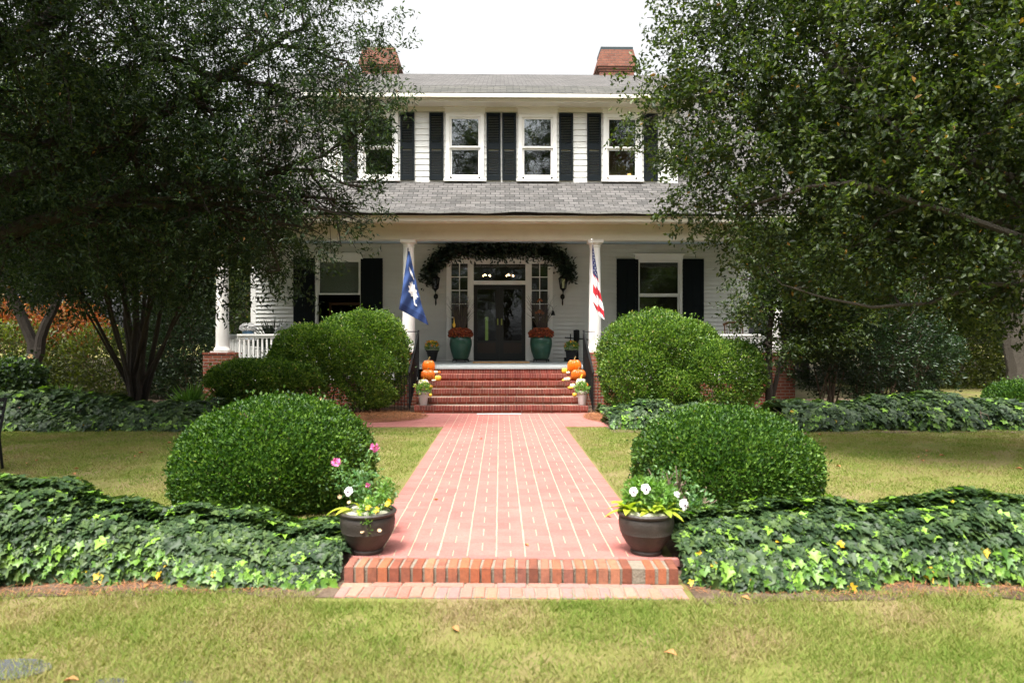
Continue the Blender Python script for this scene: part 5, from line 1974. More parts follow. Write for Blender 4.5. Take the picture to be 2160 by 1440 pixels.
shrub('clipped_bush', 'big mounded light green clipped bush hiding the left porch rail', 'bush',
      [(-2.85, 15.8, 1.16, 0.80, 0.65, 0.98, 2.6), (-3.75, 15.35, 1.28, 1.10, 0.62, 0.60, 2.2), (-4.45, 15.35, 0.98, 0.62, 0.5, 0.45, 2.1), (-2.95, 15.25, 0.72, 0.78, 0.5, 0.68, 2.4), (-3.2, 16.0, 1.50, .98, 0.55, 0.60, 2.3)],
      56000, 0.05, M['clip'], 0.66, 0.86, 0.085, 3.5, 'clipped bushes before the porch', upbias=0.5, zmin=0.12, stems=26, gap=(3.2, 0.10, 0.75))
shrub('clipped_bush', 'low spreading clipped bush left of the big left mound', 'bush',
      [(-5.2, 14.9, 0.72, 0.85, 0.5, 0.42, 2.2), (-4.4, 14.8, 0.68, 0.75, 0.5, 0.46, 2.2), (-5.75, 15.0, .68, .4, .4, .3, 2)], 22000, 0.05, M['clip'], 0.66, 0.78, 0.09, 4, 'clipped bushes before the porch', upbias=0.5, zmin=0.1, stems=18, gap=(3.5, 0.0, 0.5))
shrub('clipped_bush', 'big rounded light green clipped bush hiding the right porch rail', 'bush',
      [(3.35, 15.7, 1.10, 1.12, 0.8, 1.03, 2.5), (4.05, 15.85, 1.28, .90, .6, .70, 2.2), (2.95, 15.3, 0.75, 0.75, 0.55, 0.72, 2.4), (4.75, 15.3, 0.78, 0.92, 0.62, 0.78, 2.4), (3.7, 15.25, .45, .7, .5, .5, 2.2)],
      66000, 0.05, M['clip'], 0.66, 0.86, 0.085, 3.3, 'clipped bushes before the porch', upbias=0.5, zmin=0.1, stems=26, gap=(3.0, 0.25, 0.55))


# --- ivy banks
def ivy_bank(label, xs, ytop, n, L, young=0.12, group='ivy banks', ymid=5.25, depth=0.42, yz=None, seed=0, name='ivy_hedge'):
    """xs: (x0,x1); ytop: function height(x) of the bank above ground; leaves layered on a rounded bank"""
    x0, x1 = xs
    u = rng.random(n)
    x = x0 + (x1 - x0) * u
    h = np.array([ytop(a) for a in x]) + 0.03 * np.sin(x * 5.3 + seed) + 0.02 * np.sin(x * 13.1)
    th = rng.random(n) * math.pi * 1.02 - 0.02       # 0 = front foot, pi/2 = top, pi = back
    c, s_ = np.cos(th), np.sin(th)
    p = 2.0
    k = (np.abs(c) ** p + np.abs(s_) ** p) ** (-1 / p)
    dep = depth * (1 + 0.14 * np.sin(x * 3.1 + seed) + 0.08 * np.sin(x * 8.7))
    r = 0.80 + 0.26 * rng.random(n) ** 0.8 + 0.045 * np.sin(x * 9.1 + 4 * th + seed) * np.sin(x * 4.3 - 3 * th)
    y = ymid - dep * c * k * r
    zg = np.where(y < 4.9, -0.115, np.where(y < 5.25, -0.07, -0.015))
    z = zg + h * s_ * k * r + 0.02
    # rounded ends
    P = np.stack([x, y, z], 1)
    Nn = unit(np.stack([np.zeros(n), -c, s_ + 0.25], 1) + rdir(n) * 0.25)
    D = unit(np.stack([rng.normal(size=n) * .6, -0.9 * np.ones(n), -0.55 * np.ones(n)], 1) + rdir(n) * 0.5)
    # leaf plane tangent to the surface: drop the normal component
    D = unit(D - Nn * (D * Nn).sum(1, keepdims=True) * 0.85)
    Nn = unit(Nn + rdir(n) * 0.35)
    sz = L * (0.4 + 1.05 * rng.random(n) ** 1.3)
    t = thing(name, label, 'ivy', ((x0 + x1) / 2, ymid, gz(ymid)), group)
    hrel = (z - zg) / np.maximum(0.1, h)
    yg = rng.random(n) < young * np.where((hrel < 0.55) & (c > 0), 3.4, 0.22)
    V, Fc = ivy_arrays(P[~yg], D[~yg], Nn[~yg], sz[~yg])
    np_mesh('foliage', V, Fc, M['ivy'], t)
    if yg.sum() > 5:
        V, Fc = ivy_arrays(P[yg] - Nn[yg] * -0.02, D[yg], Nn[yg], sz[yg] * 0.85)
        np_mesh('young_foliage', V, Fc, M['ivy_young'], t)
    mb = MB()
    for k in range(int((x1 - x0) * 9)):
        xa = random.uniform(x0, x1)
        ya = ymid + random.uniform(-depth * .9, depth * .3)
        hh = ytop(xa) * random.uniform(.5, .9)
        mb.tube([(xa, ya, gz(ya)), (xa + random.gauss(0, .1), ya, gz(ya) + hh * .6), (xa + random.gauss(0, .2), ymid + random.uniform(-.3, .2) * depth, gz(ya) + hh)], [.008, .006, .003], 4)
    mk('vine', mb, M['twig'], t)
    return t


ivy_bank('thick bank of dark ivy left of the brick step, rising to the left', (-5.4, -1.12), lambda x: 0.13 + 0.13 * max(0, min(1, (-1.1 - x) / 0.9)) + 0.23 * max(0, min(1, (-2.3 - x) / 1.2)), 27000, 0.068, 0.075, ymid=5.30, depth=0.46, seed=.4)
ivy_bank('thick bank of dark ivy with bright young leaves right of the brick step', (1.28, 5.9), lambda x: 0.20 + 0.14 * max(0, min(1, (x - 1.25) / .5)) + .03 * math.sin(x * 2.2), 28000, 0.070, 0.10, ymid=5.22, depth=0.50, seed=1.9)
ivy_bank('long low bed of ivy in the shade beyond the left lawn', (-14.0, -5.15), lambda x: 0.50 + 0.12 * math.sin(x * 1.3), 14000, 0.105, 0.05, ymid=13.3, depth=0.75, seed=2.2)
ivy_bank('long low bed of ivy beyond the right lawn', (5.0, 14.5), lambda x: 0.48 + 0.08 * math.sin(x * 1.7 + 1), 17000, 0.105, 0.06, ymid=12.9, depth=0.75, seed=3.2)
ivy_bank('small clump of ivy behind the right boxwood, beside the end of the walk', (1.95, 3.35), lambda x: 0.42 * (1 - ((x - 2.65) / .80) ** 2) + .06, 3400, 0.085, 0.14, ymid=12.9, depth=0.6, seed=4.1)
ivy_bank('ivy patch at the foot of the right clipped bush', (2.05, 4.6), lambda x: 0.22, 2600, 0.085, 0.03, ymid=14.75, depth=0.4, seed=5.1)
ivy_bank('front strip of ivy and leaf litter before the left shade bed', (-12.5, -5.0), lambda x: 0.24 + .05 * math.sin(x * 3), 6500, 0.09, 0.06, ymid=12.7, depth=0.4, seed=6.1)


# ================================================================== FRONT POTS
def bowl(px, py, y, lab):
    p = at(px, py, y)
    x = p.x
    t = thing('bowl_planter', lab, 'planter', (x, y, 0), 'bronze bowl planters')
    mb = MB()
    mb.lathe([(0.112, 0.0), (0.116, 0.016), (0.108, 0.026), (0.125, 0.045), (0.152, 0.080), (0.174, 0.118), (0.187, 0.150), (0.190, 0.154), (0.189, 0.160), (0.197, 0.195), (0.200, 0.230), (0.196, 0.258), (0.190, 0.268), (0.207, 0.278), (0.211, 0.292), (0.202, 0.303), (0.184, 0.301), (0.180, 0.27), (0.0, 0.255)], (x, y, 0), 48)
    mk('pot', mb, M['bowl'], t, smooth=True)
    mb = MB()
    for k in range(20):
        a = k * 6.283 / 20 + random.uniform(-.1, .1)
        rr = random.uniform(.10, .155)
        mb.ball((x + rr * math.cos(a), y + rr * math.sin(a), .285), (random.uniform(.035, .055), random.uniform(.03, .05), random.uniform(.018, .035)), 8, 5)
    mk('moss', mb, M['moss'], t)
    return t, x


def blades(t, name, mat, items):
    """items: (base xyz, dir xyz, length, width): broad arching leaves of several segments"""
    Vs, Fs, o = [], [], 0
    for (b, d, L, w) in items:
        b, d = Vector(b), Vector(d).normalized()
        side = d.cross(Vector((0, 0, 1))).normalized()
        up = side.cross(d)
        n = 7
        for k in range(n + 1):
            u = k / n
            c = b + d * L * u + Vector((0, 0, -1)) * L * 0.45 * u * u
            hw = w * 0.5 * math.sin(math.pi * min(1, 0.12 + 0.88 * u)) ** 0.8 if k < n else 0.0005
            Vs += [tuple(c - side * hw + up * hw * .35), tuple(c), tuple(c + side * hw + up * hw * .35)]
        for k in range(n):
            a = o + 3 * k
            Fs += [(a, a + 3, a + 4), (a, a + 4, a + 1), (a + 1, a + 4, a + 5), (a + 1, a + 5, a + 2)]
        o += 3 * (n + 1)
    return np_mesh(name, np.array(Vs), np.array(Fs), mat, t)


def pansy(t, p, r, face=(0.1, -1, .25), stem_to=None):
    """five rounded petals, dark eye, own stem"""
    p = Vector(p)
    f = Vector(face).normalized()
    a = f.cross(Vector((0, 0, 1))).normalized()
    b = a.cross(f)
    mb = MB()
    for k, (ang, rr) in enumerate([(1.15, .62), (1.98, .62), (0.15, .55), (3.0, .55), (-1.57, .6)]):
        c = p + (a * math.cos(ang) + b * math.sin(ang)) * r * .52 + f * 0.0025 * k
        ring = [c + (a * math.cos(q * .6283) + b * math.sin(q * .6283)) * r * rr * (1 + 0.06 * math.sin(3 * q)) - f * 0.006 * (q % 2) for q in range(10)]
        mb._add([c + f * 0.004] + ring, [(0, 1 + q, 1 + (q + 1) % 10) for q in range(10)])
    fl = mk('pansy', mb, M['white_petal'], t)
    mb = MB()
    c = p + f * 0.016 - b * r * .12
    ring = [c + (a * math.cos(q * .6283) + b * math.sin(q * .6283)) * r * (.34 if q % 2 else .2) for q in range(10)]
    mb._add([c] + ring, [(0, 1 + q, 1 + (q + 1) % 10) for q in range(10)])
    mk('eye', mb, M['purple'], fl)
    if stem_to:
        mb = MB()
        s = Vector(stem_to)
        mb.tube([s, s.lerp(p, .6) + Vector((0, 0.01, .02)), p - f * .008], [.003, .0025, .002], 5)
        mk('stem', mb, M['pansy_leaf'], fl)


t, x = bowl(775.5, 1158, 5.22, 'bronze bowl planter with yellow flowers at the near left corner of the walk')
y = 5.22
it = []
for (dx, dy, dz, ux, uy, uz, L, w) in [(-.13, -.02, .31, -1, -.25, .25, .17, .05), (-.10, -.05, .31, -.8, -.7, .35, .15, .05), (-.06, .0, .31, -.4, -.5, .9, .14, .045), (0.0, -.03, .31, .2, -.8, .9, .13, .045),
                                       (.02, 0, .31, .9, -.2, .8, .15, .045), (-.05, -.06, .31, .3, -1, .3, .14, .05), (-.02, .03, .31, .1, .3, 1, .14, .04), (.0, -.06, .31, -.5, -1, .2, .12, .045), (.1, -.03, .31, 1, -.3, .7, .11, .03)]:
    it.append(((x + dx, y + dy, dz), (ux, uy, uz), L, w))
blades(t, 'lime_leaf', M['lime'], it)
P, Nn = shell([(x + .03, y - .08, .31, .07, .07, .09, 2), (x + .11, y, .38, .05, .06, .12, 2), (x + .14, y + .02, .44, .03, .04, .10, 2), (x + .02, y - .17, .25, .04, .03, .06, 2)], 520, .2, 1.05, .15, 20, .16)
V, Fc = leaf_arrays(P, unit(Nn + rdir(len(P)) * .6), Nn, .038, .017)
np_mesh('foliage', V, Fc, M['pansy_leaf'], t)
pansy(t, (x - .125, y - .06, .445), .032, (-.2, -1, .3), (x - .11, y - .03, .30))
P = np.array([[x + .085, y - .12, .325], [x + .155, y - .06, .355], [x + .163, y - .05, .372], [x + .03, y - .13, .345]])
flowers(P, .028, M['yellow_petal'], t, 'yellow_bloom')
P = np.array([[x - .195, y - .04, .405], [x + .12, y - .2, .20], [x + .0, y - .2, .19], [x - .12, y - .07, .37]])
flowers(P, .018, plain('faded_bud', (.55, .38, .22), .7, .1, 5), t, 'faded_bud')

t, x = bowl(1363, 1166, 5.16, 'bronze bowl planter of lime hosta and white pansies at the walk, near right corner')
y = 5.16
it = []
for (cx_, cy_, n_, L0) in ((-.13, -.01, 11, .19), (.03, -.06, 10, .15), (.12, -.05, 8, .15)):
    for k in range(n_):
        a = -math.pi / 2 + (k - n_ / 2) * (4.6 / n_) + random.gauss(0, .12) + (-0.9 if cx_ < -.1 else 0)
        e = random.uniform(.15, 1.0)
        it.append(((x + cx_, y + cy_, .30), (math.cos(a) * math.cos(e), math.sin(a) * math.cos(e), math.sin(e)), L0 * random.uniform(.9, 1.25), random.uniform(.05, .066)))
blades(t, 'hosta_leaf', M['lime'], it)
P, Nn = shell([(x - .02, y + .06, .38, .13, .1, .13, 2), (x + .12, y + .06, .36, .12, .1, .12, 2)], 900, .2, 1.05, .15, 20, .27)
V, Fc = leaf_arrays(P, unit(Nn + rdir(len(P)) * .6), Nn, .05, .026)
np_mesh('foliage', V, Fc, M['pansy_leaf'], t)
for (px, py, r, f) in ((1336.5, 1037, .030, (-.1, -1, .2)), (1362, 1031, .034, (.1, -1, .25)), (1428, 1043, .022, (.4, -1, .5)), (1442, 1064, .038, (.5, -1, .1))):
    p = at(px, py, 5.08)
    pansy(t, tuple(p), r, f, (x + (.02 if px < 1400 else .14), y + .02, .33))

# ================================================================== ROSE BUSH AND SMALL PLANTS
rb = thing('rose_bush', 'thin rose bush with pink blooms before the left boxwood', 'rose bush', (-1.15, 5.75, 0))
mb = MB()
tips = []
root = Vector((-1.12, 5.78, -0.01))
for (px, py) in ((709, 975), (790, 945), (735, 985), (760, 975), (800, 990), (775, 1030), (830, 1035), (745, 1010), (808, 1040), (820, 1060)):
    e = at(px, py, 5.6 + random.uniform(-.15, .2))
    m_ = root.lerp(e, .5) + Vector((random.gauss(0, .05), random.gauss(0, .05), .05))
    mb.tube([root, m_, e], [.007, .005, .003], 5)
    tips.append((m_, e))
mk('stem', mb, M['pansy_leaf'], rb)
n = 620
k = rng.integers(0, len(tips), n)
A = np.array([tuple(a) for a, b in tips])[k]
B = np.array([tuple(b) for a, b in tips])[k]
P = A + (B - A) * rng.random(n)[:, None] + rdir(n) * .055
V, Fc = leaf_arrays(P, unit(rdir(n) + np.array([0, -.2, .1])), unit(rdir(n) * .6 + np.array([0, 0, 1])), .042 * (0.7 + .6 * rng.random(n)), .024)
np_mesh('foliage', V, Fc, M['rose_leaf'], rb)
for (px, py, r, nm) in ((709, 975, .030, 0), (790, 944, .030, 0), (776, 1023, .018, 1)):
    c = at(px, py, 5.55)
    nn = 26
    d = rdir(nn)
    V, Fc = leaf_arrays(np.tile(tuple(c), (nn, 1)) + d * r * .4, unit(d + np.array([0, -.2, .5])), d, r * 1.0, r * .95, .3)
    np_mesh('rose', V, Fc, M['pink'], rb)

shrub('flowering_shrub', 'small wispy shrub of pale round leaves before the right boxwood', 'shrub',
      [(1.32, 5.62, .28, .24, .16, .26, 2), (1.52, 5.6, .20, .18, .15, .2, 2), (1.15, 5.6, .16, .13, .1, .16, 2)], 900, .036, M['rose_leaf'], .6, .2, .15, 9, base=(1.35, 5.62, 0), zmin=.02, stems=10)

# ================================================================== TREES
def B(px, py, Y, r, rz=None):
    p = at(px, py, Y)
    return (p.x, p.y, p.z, r) + ((rz,) if rz else ())


# left: many-stemmed evergreen standing beyond the ivy
lb = at(285, 830, 14.9)
base = Vector((lb.x, 14.9, 0))
stems = []
for (px, py, Y, r) in ((120, 520, 13.6, .06), (175, 470, 13.2, .07), (225, 430, 14.2, .09), (262, 400, 14.8, .10), (300, 380, 14.2, .10), (340, 420, 13.6, .08), (385, 450, 14.4, .08), (430, 520, 14.0, .06), (250, 420, 15.5, .09), (330, 400, 15.6, .08), (200, 520, 13.0, .05), (360, 480, 13.0, .06), (150, 600, 13.4, .04), (420, 590, 13.6, .04)):
    e = at(px, py, Y)
    foot = base + Vector((random.uniform(-.22, .22), random.uniform(-.2, .2), 0))
    m1 = foot.lerp(e, .18) + Vector((0, 0, .25))
    m2 = foot.lerp(e, .55) + Vector((0, 0, .15))
    stems.append(([foot, m1, m2, e], r * .45, r * .32))
blL = [B(240, 470, 14, 1.7), B(400, 500, 13.6, 1.25), B(90, 500, 13.6, 1.5), B(520, 500, 13.2, 1.0), B(330, 330, 13.6, 1.9), B(110, 330, 13.2, 1.9), B(180, 560, 13.4, .9), B(430, 590, 13.0, .6), B(-80, 450, 13.6, 1.7), B(480, 400, 12.6, 1.2), B(620, 560, 12.6, .55)]
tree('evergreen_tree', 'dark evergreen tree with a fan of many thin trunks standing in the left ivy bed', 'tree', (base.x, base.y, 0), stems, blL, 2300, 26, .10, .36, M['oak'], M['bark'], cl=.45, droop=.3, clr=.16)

# left: great spreading oak whose limbs reach over the view from beyond the left edge
tb = Vector((-9.4, 9.6, 0))
tt_ = at(250, 60, 11)
stems = [([tb, tb + Vector((.2, .1, 2.4)), tb + Vector((.9, .6, 4.5)), at(260, -60, 11.2)], .30, .08),
         ([tb + Vector((.2, .1, 2.2)), at(150, 330, 10.6), at(400, 210, 11.2), at(520, 130, 11.5), at(640, 60, 11.5)], .14, .02),
         ([tb + Vector((.1, .1, 1.8)), at(60, 470, 10.4), at(300, 400, 11), at(520, 380, 11.6), at(680, 330, 11.5)], .12, .02)]
blO = [B(735, 130, 11.6, .95), B(700, 20, 11.6, .9), B(770, 215, 11.4, .62), B(690, 300, 11.5, .95), B(700, 420, 11.4, .62), B(650, 480, 11.4, .55), B(610, 200, 11.5, 1.1), B(560, 330, 11.3, 1.1), B(520, 60, 11.3, 1.4),
       B(430, 230, 11, 1.4), B(300, 90, 10.8, 1.6), B(120, 100, 10.2, 1.7), B(60, 300, 10.2, 1.4), B(280, 330, 10.8, 1.4), B(430, 430, 11.2, 1.15), B(560, 470, 11.6, .85), B(200, 470, 10.8, 1.1), B(20, 500, 10.6, 1.1),
       B(400, -140, 11.2, 1.7), B(620, -110, 11.6, 1.2), B(150, -120, 10.4, 1.9), B(-120, 200, 10.0, 2.0), B(-150, -100, 10.2, 2.0), B(330, 500, 11.4, .8), B(820, 190, 11.2, .30), B(775, 300, 11.4, .36), B(765, 395, 11.4, .36), B(800, 250, 11.3, .3), B(745, 460, 11.4, .3), B(700, 210, 11.4, .7), B(720, 520, 11.5, .28), B(590, 570, 11.6, .4),
       (-7.6, 7.6, 7.0, 1.7), (-5.8, 7.9, 7.2, 1.4), (-8.6, 5.4, 6.6, 1.8), (-6.4, 5.2, 6.4, 1.4), (-9.6, 8.0, 6.0, 2.0), (-7.6, 3.4, 6.0, 1.5), (-7.2, 7.2, 7.2, 1.6), (-5.5, 7.4, 7.3, 1.3), (-8.0, 6.0, 7.0, 1.6), (-6.2, 5.6, 6.8, 1.4)]  # unseen crown masses above the frame, added to shade the left lawn
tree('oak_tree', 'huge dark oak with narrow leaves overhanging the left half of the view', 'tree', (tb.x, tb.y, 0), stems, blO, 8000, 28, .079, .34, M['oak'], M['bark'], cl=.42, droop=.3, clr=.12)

# right: holly-like oak reaching in from beyond the right edge
tb = Vector((8.4, 9.0, 0))
stems = [([tb, tb + Vector((-.1, 0, 2.2)), tb + Vector((-.5, .1, 4.2)), at(2150, -100, 9)], .30, .08),
         ([tb + Vector((-.05, 0, 2.0)), at(2140, 380, 8.2), at(1960, 300, 8.4), at(1820, 200, 8.7), at(1740, 110, 9.0), at(1600, 60, 9.6)], .055, .012),
         ([tb + Vector((-.05, 0, 1.8)), at(2150, 430, 8.1), at(1940, 310, 8.2), at(1860, 250, 8.5), at(1750, 215, 8.8), at(1600, 200, 9.4)], .03, .010),
         ([tb + Vector((-.05, 0, 1.8)), at(2150, 500, 7.9), at(1980, 440, 8.1), at(1800, 385, 8.4), at(1700, 395, 8.7), at(1600, 430, 9.1), at(1510, 445, 9.6)], .035, .009),
         ([tb + Vector((-.05, 0, 1.5)), at(2190, 600, 8.1), at(2060, 600, 8.3), at(1960, 640, 8.5), at(1840, 648, 8.7), at(1740, 628, 8.9), at(1650, 600, 9.2)], .028, .008)]
blR = [B(1470, 130, 10, .70), B(1390, 190, 10.0, .42), B(1440, 270, 10, .72), B(1470, 20, 10, .55), B(1370, 60, 10, .2), B(1345, 250, 10, .25), B(1500, 400, 9.7, .72), B(1440, 440, 9.8, .35), B(1600, 60, 9.6, 1.15), B(1600, 270, 9.4, 1.1), B(1640, 430, 9.3, .85),
       B(1780, 140, 9.0, 1.35), B(1830, 350, 8.9, 1.3), B(1800, 500, 9.1, .8), B(1990, 60, 8.6, 1.5), B(2010, 330, 8.5, 1.4), B(1980, 540, 8.8, .95), B(2150, 200, 8.4, 1.5), B(2160, 500, 8.5, 1.2), B(1680, -120, 9.4, 1.3), B(1900, -150, 9, 1.6),
       B(2200, -80, 8.5, 1.7), B(1590, 520, 9.6, .38), B(1720, 600, 9.4, .42), B(2090, 640, 8.8, .45), B(1870, 630, 9.3, .35), B(1540, 170, 9.8, .6),
       (9.0, 6.0, 6.4, 1.8), (7.4, 6.6, 6.8, 1.3), (8.4, 4.0, 6.0, 1.5)]  # crown parts out of view, added to darken the right side
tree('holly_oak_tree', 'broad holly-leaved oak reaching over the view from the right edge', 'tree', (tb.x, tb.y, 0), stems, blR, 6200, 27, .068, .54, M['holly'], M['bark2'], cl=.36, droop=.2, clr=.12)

# right: small glossy tree before the porch corner
tb = at(1625, 850, 15.2)
tb = Vector((tb.x, 15.2, 0))
stems = [([tb, tb + Vector((-.05, 0, 1.2)), tb + Vector((.05, 0, 2.4)), tb + Vector((-.1, 0, 3.6))], .06, .03),
         ([tb + Vector((0, .1, 0)), tb + Vector((.3, 0, 1.4)), tb + Vector((.8, 0, 2.6))], .04, .02)]
blS = [B(1650, 560, 15.1, .75), B(1610, 650, 14.9, .42), B(1558, 655, 14.8, .28), B(1700, 590, 15.2, .85), B(1640, 725, 15, .42), B(1740, 540, 15.3, .9), B(1700, 700, 15.2, .5), B(1770, 670, 15.2, .6), B(1625, 510, 15.4, .5), B(1580, 590, 15.0, .25)]
tree('small_holly_tree', 'slender glossy-leaved tree covering the right porch corner', 'tree', (tb.x, tb.y, 0), stems, blS, 1150, 24, .08, .5, M['holly'], M['bark'], cl=.35, droop=.1, clr=.18)

# right: dense dark shrub mass and others
shrub('large_shrub', 'dense dark evergreen shrub right of the porch', 'shrub',
      [(8.6, 16.2, 1.5, 1.4, 1.0, 1.7, 2.3), (9.6, 16.4, 1.0, 1.0, .9, 1.2, 2.2), (7.6, 16.3, 1.6, .9, .8, 1.5, 2.2)], 30000, .085, M['shrub_dark'], .45, .6, .15, 2.5, zmin=.25, stems=30, gap=(2.0, .1, .8), upbias=.3)
shrub('round_bush', 'ball-shaped bright green bush at the far right edge', 'bush',
      [(11.25, 15.2, .22, .66, .6, .44, 2.3)], 14000, .05, M['box'], .5, .8, .04, 3, upbias=.4, zmin=0, base=(11.25, 15.2, 0))
# brick pillar
p = at(2078, 870, 14.3)
bp = thing('brick_pillar', 'low dark brick pillar with a flat cap at the right, beside the round bush', 'pillar', (p.x, 14.3, 0))
mb = MB(); mb.box(p.x - .25, p.x + .25, 14.05, 14.55, -.03, .30); mk('shaft', mb, M['brick'], bp)
mb = MB(); mb.bevbox(p.x - .30, p.x + .30, 14.0, 14.6, .301, .36, .02); mk('cap', mb, M['old_stone'], bp)
# dark hedge mass and light behind at right
shrub('hedge', 'tall olive-green hedge beyond the far lawn on the right', 'hedge',
      [(15.5, 24, 1.1, 2.2, 1.2, 1.7, 2.6), (18.6, 24.4, 1.2, 2.4, 1.2, 1.9, 2.6), (22, 25, 1.3, 2.6, 1.2, 2.2, 2.6)], 26000, .13, M['shrub_olive'], .5, .75, .1, 1.2, zmin=-.02, stems=20)

# left: background
tb = at(60, 800, 17.5)
tb = Vector((tb.x, 17.5, 0))
stems = [([tb, tb + Vector((.1, 0, 1.5)), tb + Vector((-.7, 0, 3.4)), tb + Vector((-1.0, 0, 5.0))], .09, .065),
         ([tb + Vector((.15, 0, .9)), tb + Vector((.3, 0, 1.6)), tb + Vector((.8, .1, 3.0)), tb + Vector((1.3, .1, 4.6))], .08, .06)]
blF = [(tb.x - 1.0, 17.5, 5.2, 1.6), (tb.x + 1.2, 17.6, 5.0, 1.5), (tb.x, 17.4, 6.2, 1.8), (tb.x - .9, 17.2, 3.9, .7), (tb.x + 2.2, 17.6, 4.6, 1.0)]
t = tree('forked_tree', 'forked grey tree with a sawn-off limb behind the left ivy', 'tree', (tb.x, tb.y, 0), stems, blF, 1500, 24, .10, .45, M['woods'], M['bark'], cl=.4, droop=.2)
mb = MB()
q = tb + Vector((.12, -.1, 1.15))
mb.tube([q, q + Vector((.10, -.16, .02))], [.075, .065], 12)
mk('limb_stub', mb, M['bark2'], t)
mb = MB()
mb.tube([q + Vector((.10, -.161, .02)), q + Vector((.103, -.166, .021))], [.058, .058], 12)
mk('sawn_face', mb, M['cutwood'], t)

sb = at(25, 850, 15.8)
shrub('ivy_covered_stump', 'ivy-smothered stump at the far left', 'stump', [(sb.x, 15.8, .62, .62, .5, .5, 2.6), (sb.x - .4, 15.8, .55, .5, .4, .5, 2.4)], 5000, .085, M['ivy'], .8, .8, .1, 3, zmin=.3, stems=14, upbias=-.3, base=(sb.x, 15.8, 0))
shrub('autumn_shrub', 'red and orange autumn shrub behind the forked tree', 'shrub', [(-15.5, 21.5, 2.0, 1.6, 1.0, .9, 2), (-13.2, 21.8, 1.8, 1.3, 1.0, .8, 2), (-17.5, 21.5, 2.2, 1.5, 1, .8, 2)], 9000, .12, M['shrub_red'], .5, .6, .2, 2, zmin=.9, stems=14, base=(-15, 21.5, 0))
shrub('olive_shrub', 'yellow-green shrub mass behind the left ivy bed', 'shrub', [(-14.2, 20.6, .9, 1.8, .9, 1.2, 2.2), (-11.4, 20.9, .8, 1.6, .9, 1.1, 2.2), (-16.8, 20.4, .9, 1.6, .9, 1.3, 2.2)], 15000, .11, M['shrub_olive'], .45, .65, .15, 2, zmin=0, stems=20, base=(-13.5, 20.6, 0))
shrub('large_shrub', 'dark shrub between the fan-trunked tree and the left porch corner', 'shrub', [(-8.3, 19.0, 1.7, .9, .8, 1.9, 2.2), (-9.3, 19.6, 1.2, .8, .7, 1.4, 2.2)], 14000, .09, M['shrub_dark'], .45, .6, .15, 2.5, zmin=.1, stems=16, base=(-8.5, 19, 0))
shrub('large_shrub', 'sunlit green shrub seen past the left side of the porch', 'shrub', [(-8.2, 23.5, 2.2, 1.4, 1, 2.2, 2.2)], 10000, .11, M['woods'], .5, .6, .15, 2, zmin=0, stems=12, base=(-8.2, 23.5, 0))

# fern-like tufts at the pier foot
for i, (px, py, Y, lab) in enumerate(((400, 845, 14.3, 'green fern tuft left of the porch corner pier'), (480, 840, 15.2, 'small green fern tuft at the foot of the left corner pier'), (130, 835, 14.6, 'green fern tuft behind the left ivy bed'))):
    p = at(px, py, Y)
    n = 150
    a = rng.random(n) * 6.283
    el = rng.random(n) * 1.1 + .25
    D = np.stack([np.cos(a) * np.cos(el), np.sin(a) * np.cos(el), np.sin(el)], 1)
    V, Fc = leaf_arrays(np.tile([p.x, Y, 0.15], (n, 1)) + D * .04, D, rdir(n), .35 + .25 * rng.random(n), .05, .1)
    tag(np_mesh('fern', V, Fc, M['pansy_leaf'], loc=(p.x, Y, 0)), lab, 'fern', 'ferns')

# black iron bench arm at the left frame edge
p = at(-52, 990, 8.3)
t = thing('garden_bench', 'black iron garden bench cut off by the left edge of the view', 'bench', (p.x - .6, 8.4, 0))
bx = p.x
for dx in (0.06, -1.25):
    mb = MB()
    x = bx + dx
    mb.tube([(x, 8.15, 0), (x + .01, 8.18, .22), (x, 8.16, .42), (x, 8.14, .55), (x + .02, 8.2, .62), (x, 8.5, .60), (x, 8.62, .63)], .016, 6)
    mb.tube([(x, 8.66, 0), (x, 8.60, .4), (x, 8.72, .85)], .016, 6)
    mb.tube([(x, 8.16, .40), (x, 8.62, .40)], .014, 6)
    mb.tube([(x, 8.16, .22), (x, 8.28, .3), (x, 8.4, .25), (x, 8.62, .33)], .009, 5)
    mk('arm_frame', mb, M['iron'], t)
mb = MB()
for k in range(6):
    mb.box(bx - 1.24, bx + .05, 8.17 + k * .078, 8.22 + k * .078, .415, .432)
mk('seat', mb, M['iron'], t)
mb = MB()
for k in range(4):
    mb.box(bx - 1.24, bx + .05, 8.61 + k * .028, 8.622 + k * .028, .5 + k * .1, .55 + k * .1)
mk('backrest', mb, M['iron'], t)

# background woodland: two prototypes copied
def wood_proto(seed, h, spread, mat=None):
    random.seed(seed)
    st = [([(0, 0, 0), (random.uniform(-.3, .3), 0, h * .35), (random.uniform(-.5, .5), 0, h * .7), (0, 0, h * .95)], .22, .06)]
    bl = []
    for k in range(15):
        a = random.uniform(0, 6.28)
        zz = random.uniform(.22, 1.0)
        rr = spread * (1 - abs(zz - .55) * .9) * random.uniform(.3, 1)
        bl.append((rr * math.cos(a), rr * math.sin(a), h * zz, spread * random.uniform(.38, .6)))
    return tree('woodland_tree', 'leafy tree of the woods behind the house', 'tree', (0, 0, 0), st, bl, 1500, 16, .20, .5, mat or M['woods'], M['bark'], cl=.7, droop=.15, group='woodland trees in the background', clr=.4)


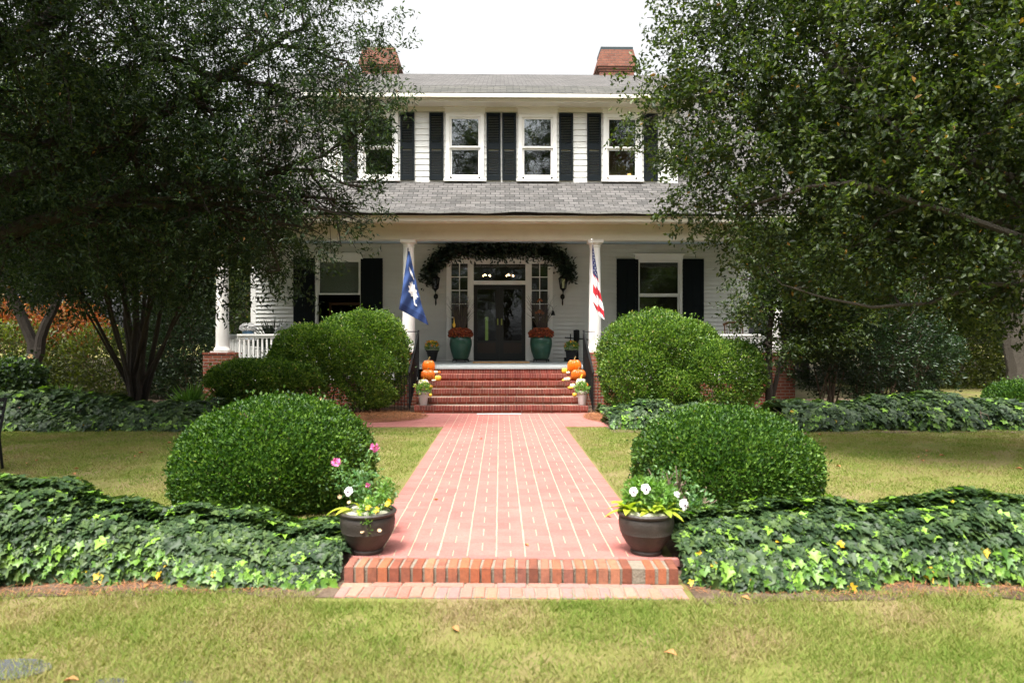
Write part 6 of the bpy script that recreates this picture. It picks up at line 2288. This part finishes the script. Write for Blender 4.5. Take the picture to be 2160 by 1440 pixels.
protos = [wood_proto(3, 10.5, 3.6), wood_proto(8, 13, 3.8)]
spots = [(-24, 33, 0, 1.0, .1), (-17.5, 30, 1, .95, 1), (-12, 34, 0, .95, 2), (-9.6, 27, 0, .62, 3.3), (-20, 25, 0, .8, 4), (-27, 26, 1, .9, 5),
         (12.5, 29, 0, .95, .5), (17.5, 32, 1, 1.0, 1.7), (24, 32, 0, 1.1, 2.6), (11.5, 21.5, 0, .72, 3.9), (21, 27, 1, .85, 4.6), (29, 29, 0, 1.1, 5.5), (15.5, 38, 1, 1.1, .3), (-30, 40, 1, 1.2, .9), (33, 40, 0, 1.3, 2.2), (-16, 42, 0, 1.2, 4.4)]
names = ['far left', 'left']
for i, (x, y, k, s, rz) in enumerate(spots):
    o = protos[k]
    if i in (0, 1):
        pass
    used = o.get('used', 0)
    if used:
        o = copy_tree(o)
    else:
        o['used'] = 1
    o.location = (x, y, -.05)
    o.scale = (s, s, s)
    o.rotation_euler = (0, 0, rz)
for o in bpy.data.objects:
    if 'used' in o:
        del o['used']
# tall trees behind the viewer: their crowns against the sky are what the panes mirror
for i, (x, y, k, s, rz) in enumerate([(-8, -19, 1, 1.55, 1.1), (0.5, -22, 1, 1.35, 2.0), (8, -19, 1, 1.6, 3.0), (-19, -16, 1, 1.4, .4), (19, -18, 1, 1.4, 5)]):
    o = copy_tree(protos[k])
    o.location = (x, y, -.1)
    o.scale = (s, s, s)
    o.rotation_euler = (0, 0, rz)
    o['label'] = 'tall tree across the front lawn, mirrored in the house windows'
    o['group'] = 'trees mirrored in the windows'

# background tree trunks on the right
for i, (px, py, Y, r, lab) in enumerate([(2143, 820, 21, .22, 'thick brown trunk rising at the right edge beyond the round bush'), (2015, 720, 30, .16, 'pale trunk above the olive hedge on the right')]):
    p = at(px, py, Y)
    st = [([(p.x, Y, 0), (p.x + .05, Y, 3), (p.x, Y, 6), (p.x - .2, Y, 9)], r, r * .5)]
    bl = [(p.x + random.uniform(-1.5, 1.5), Y + random.uniform(-1, 1), random.uniform(5.5, 9.5), 1.5) for _ in range(6)]
    tree('broadleaf_tree', lab, 'tree', (p.x, Y, 0), st, bl, 500, 16, .16, .5, M['woods'], M['bark2'], cl=.6, group='trees at the right edge', clr=.3)

print('objects', len(bpy.data.objects))
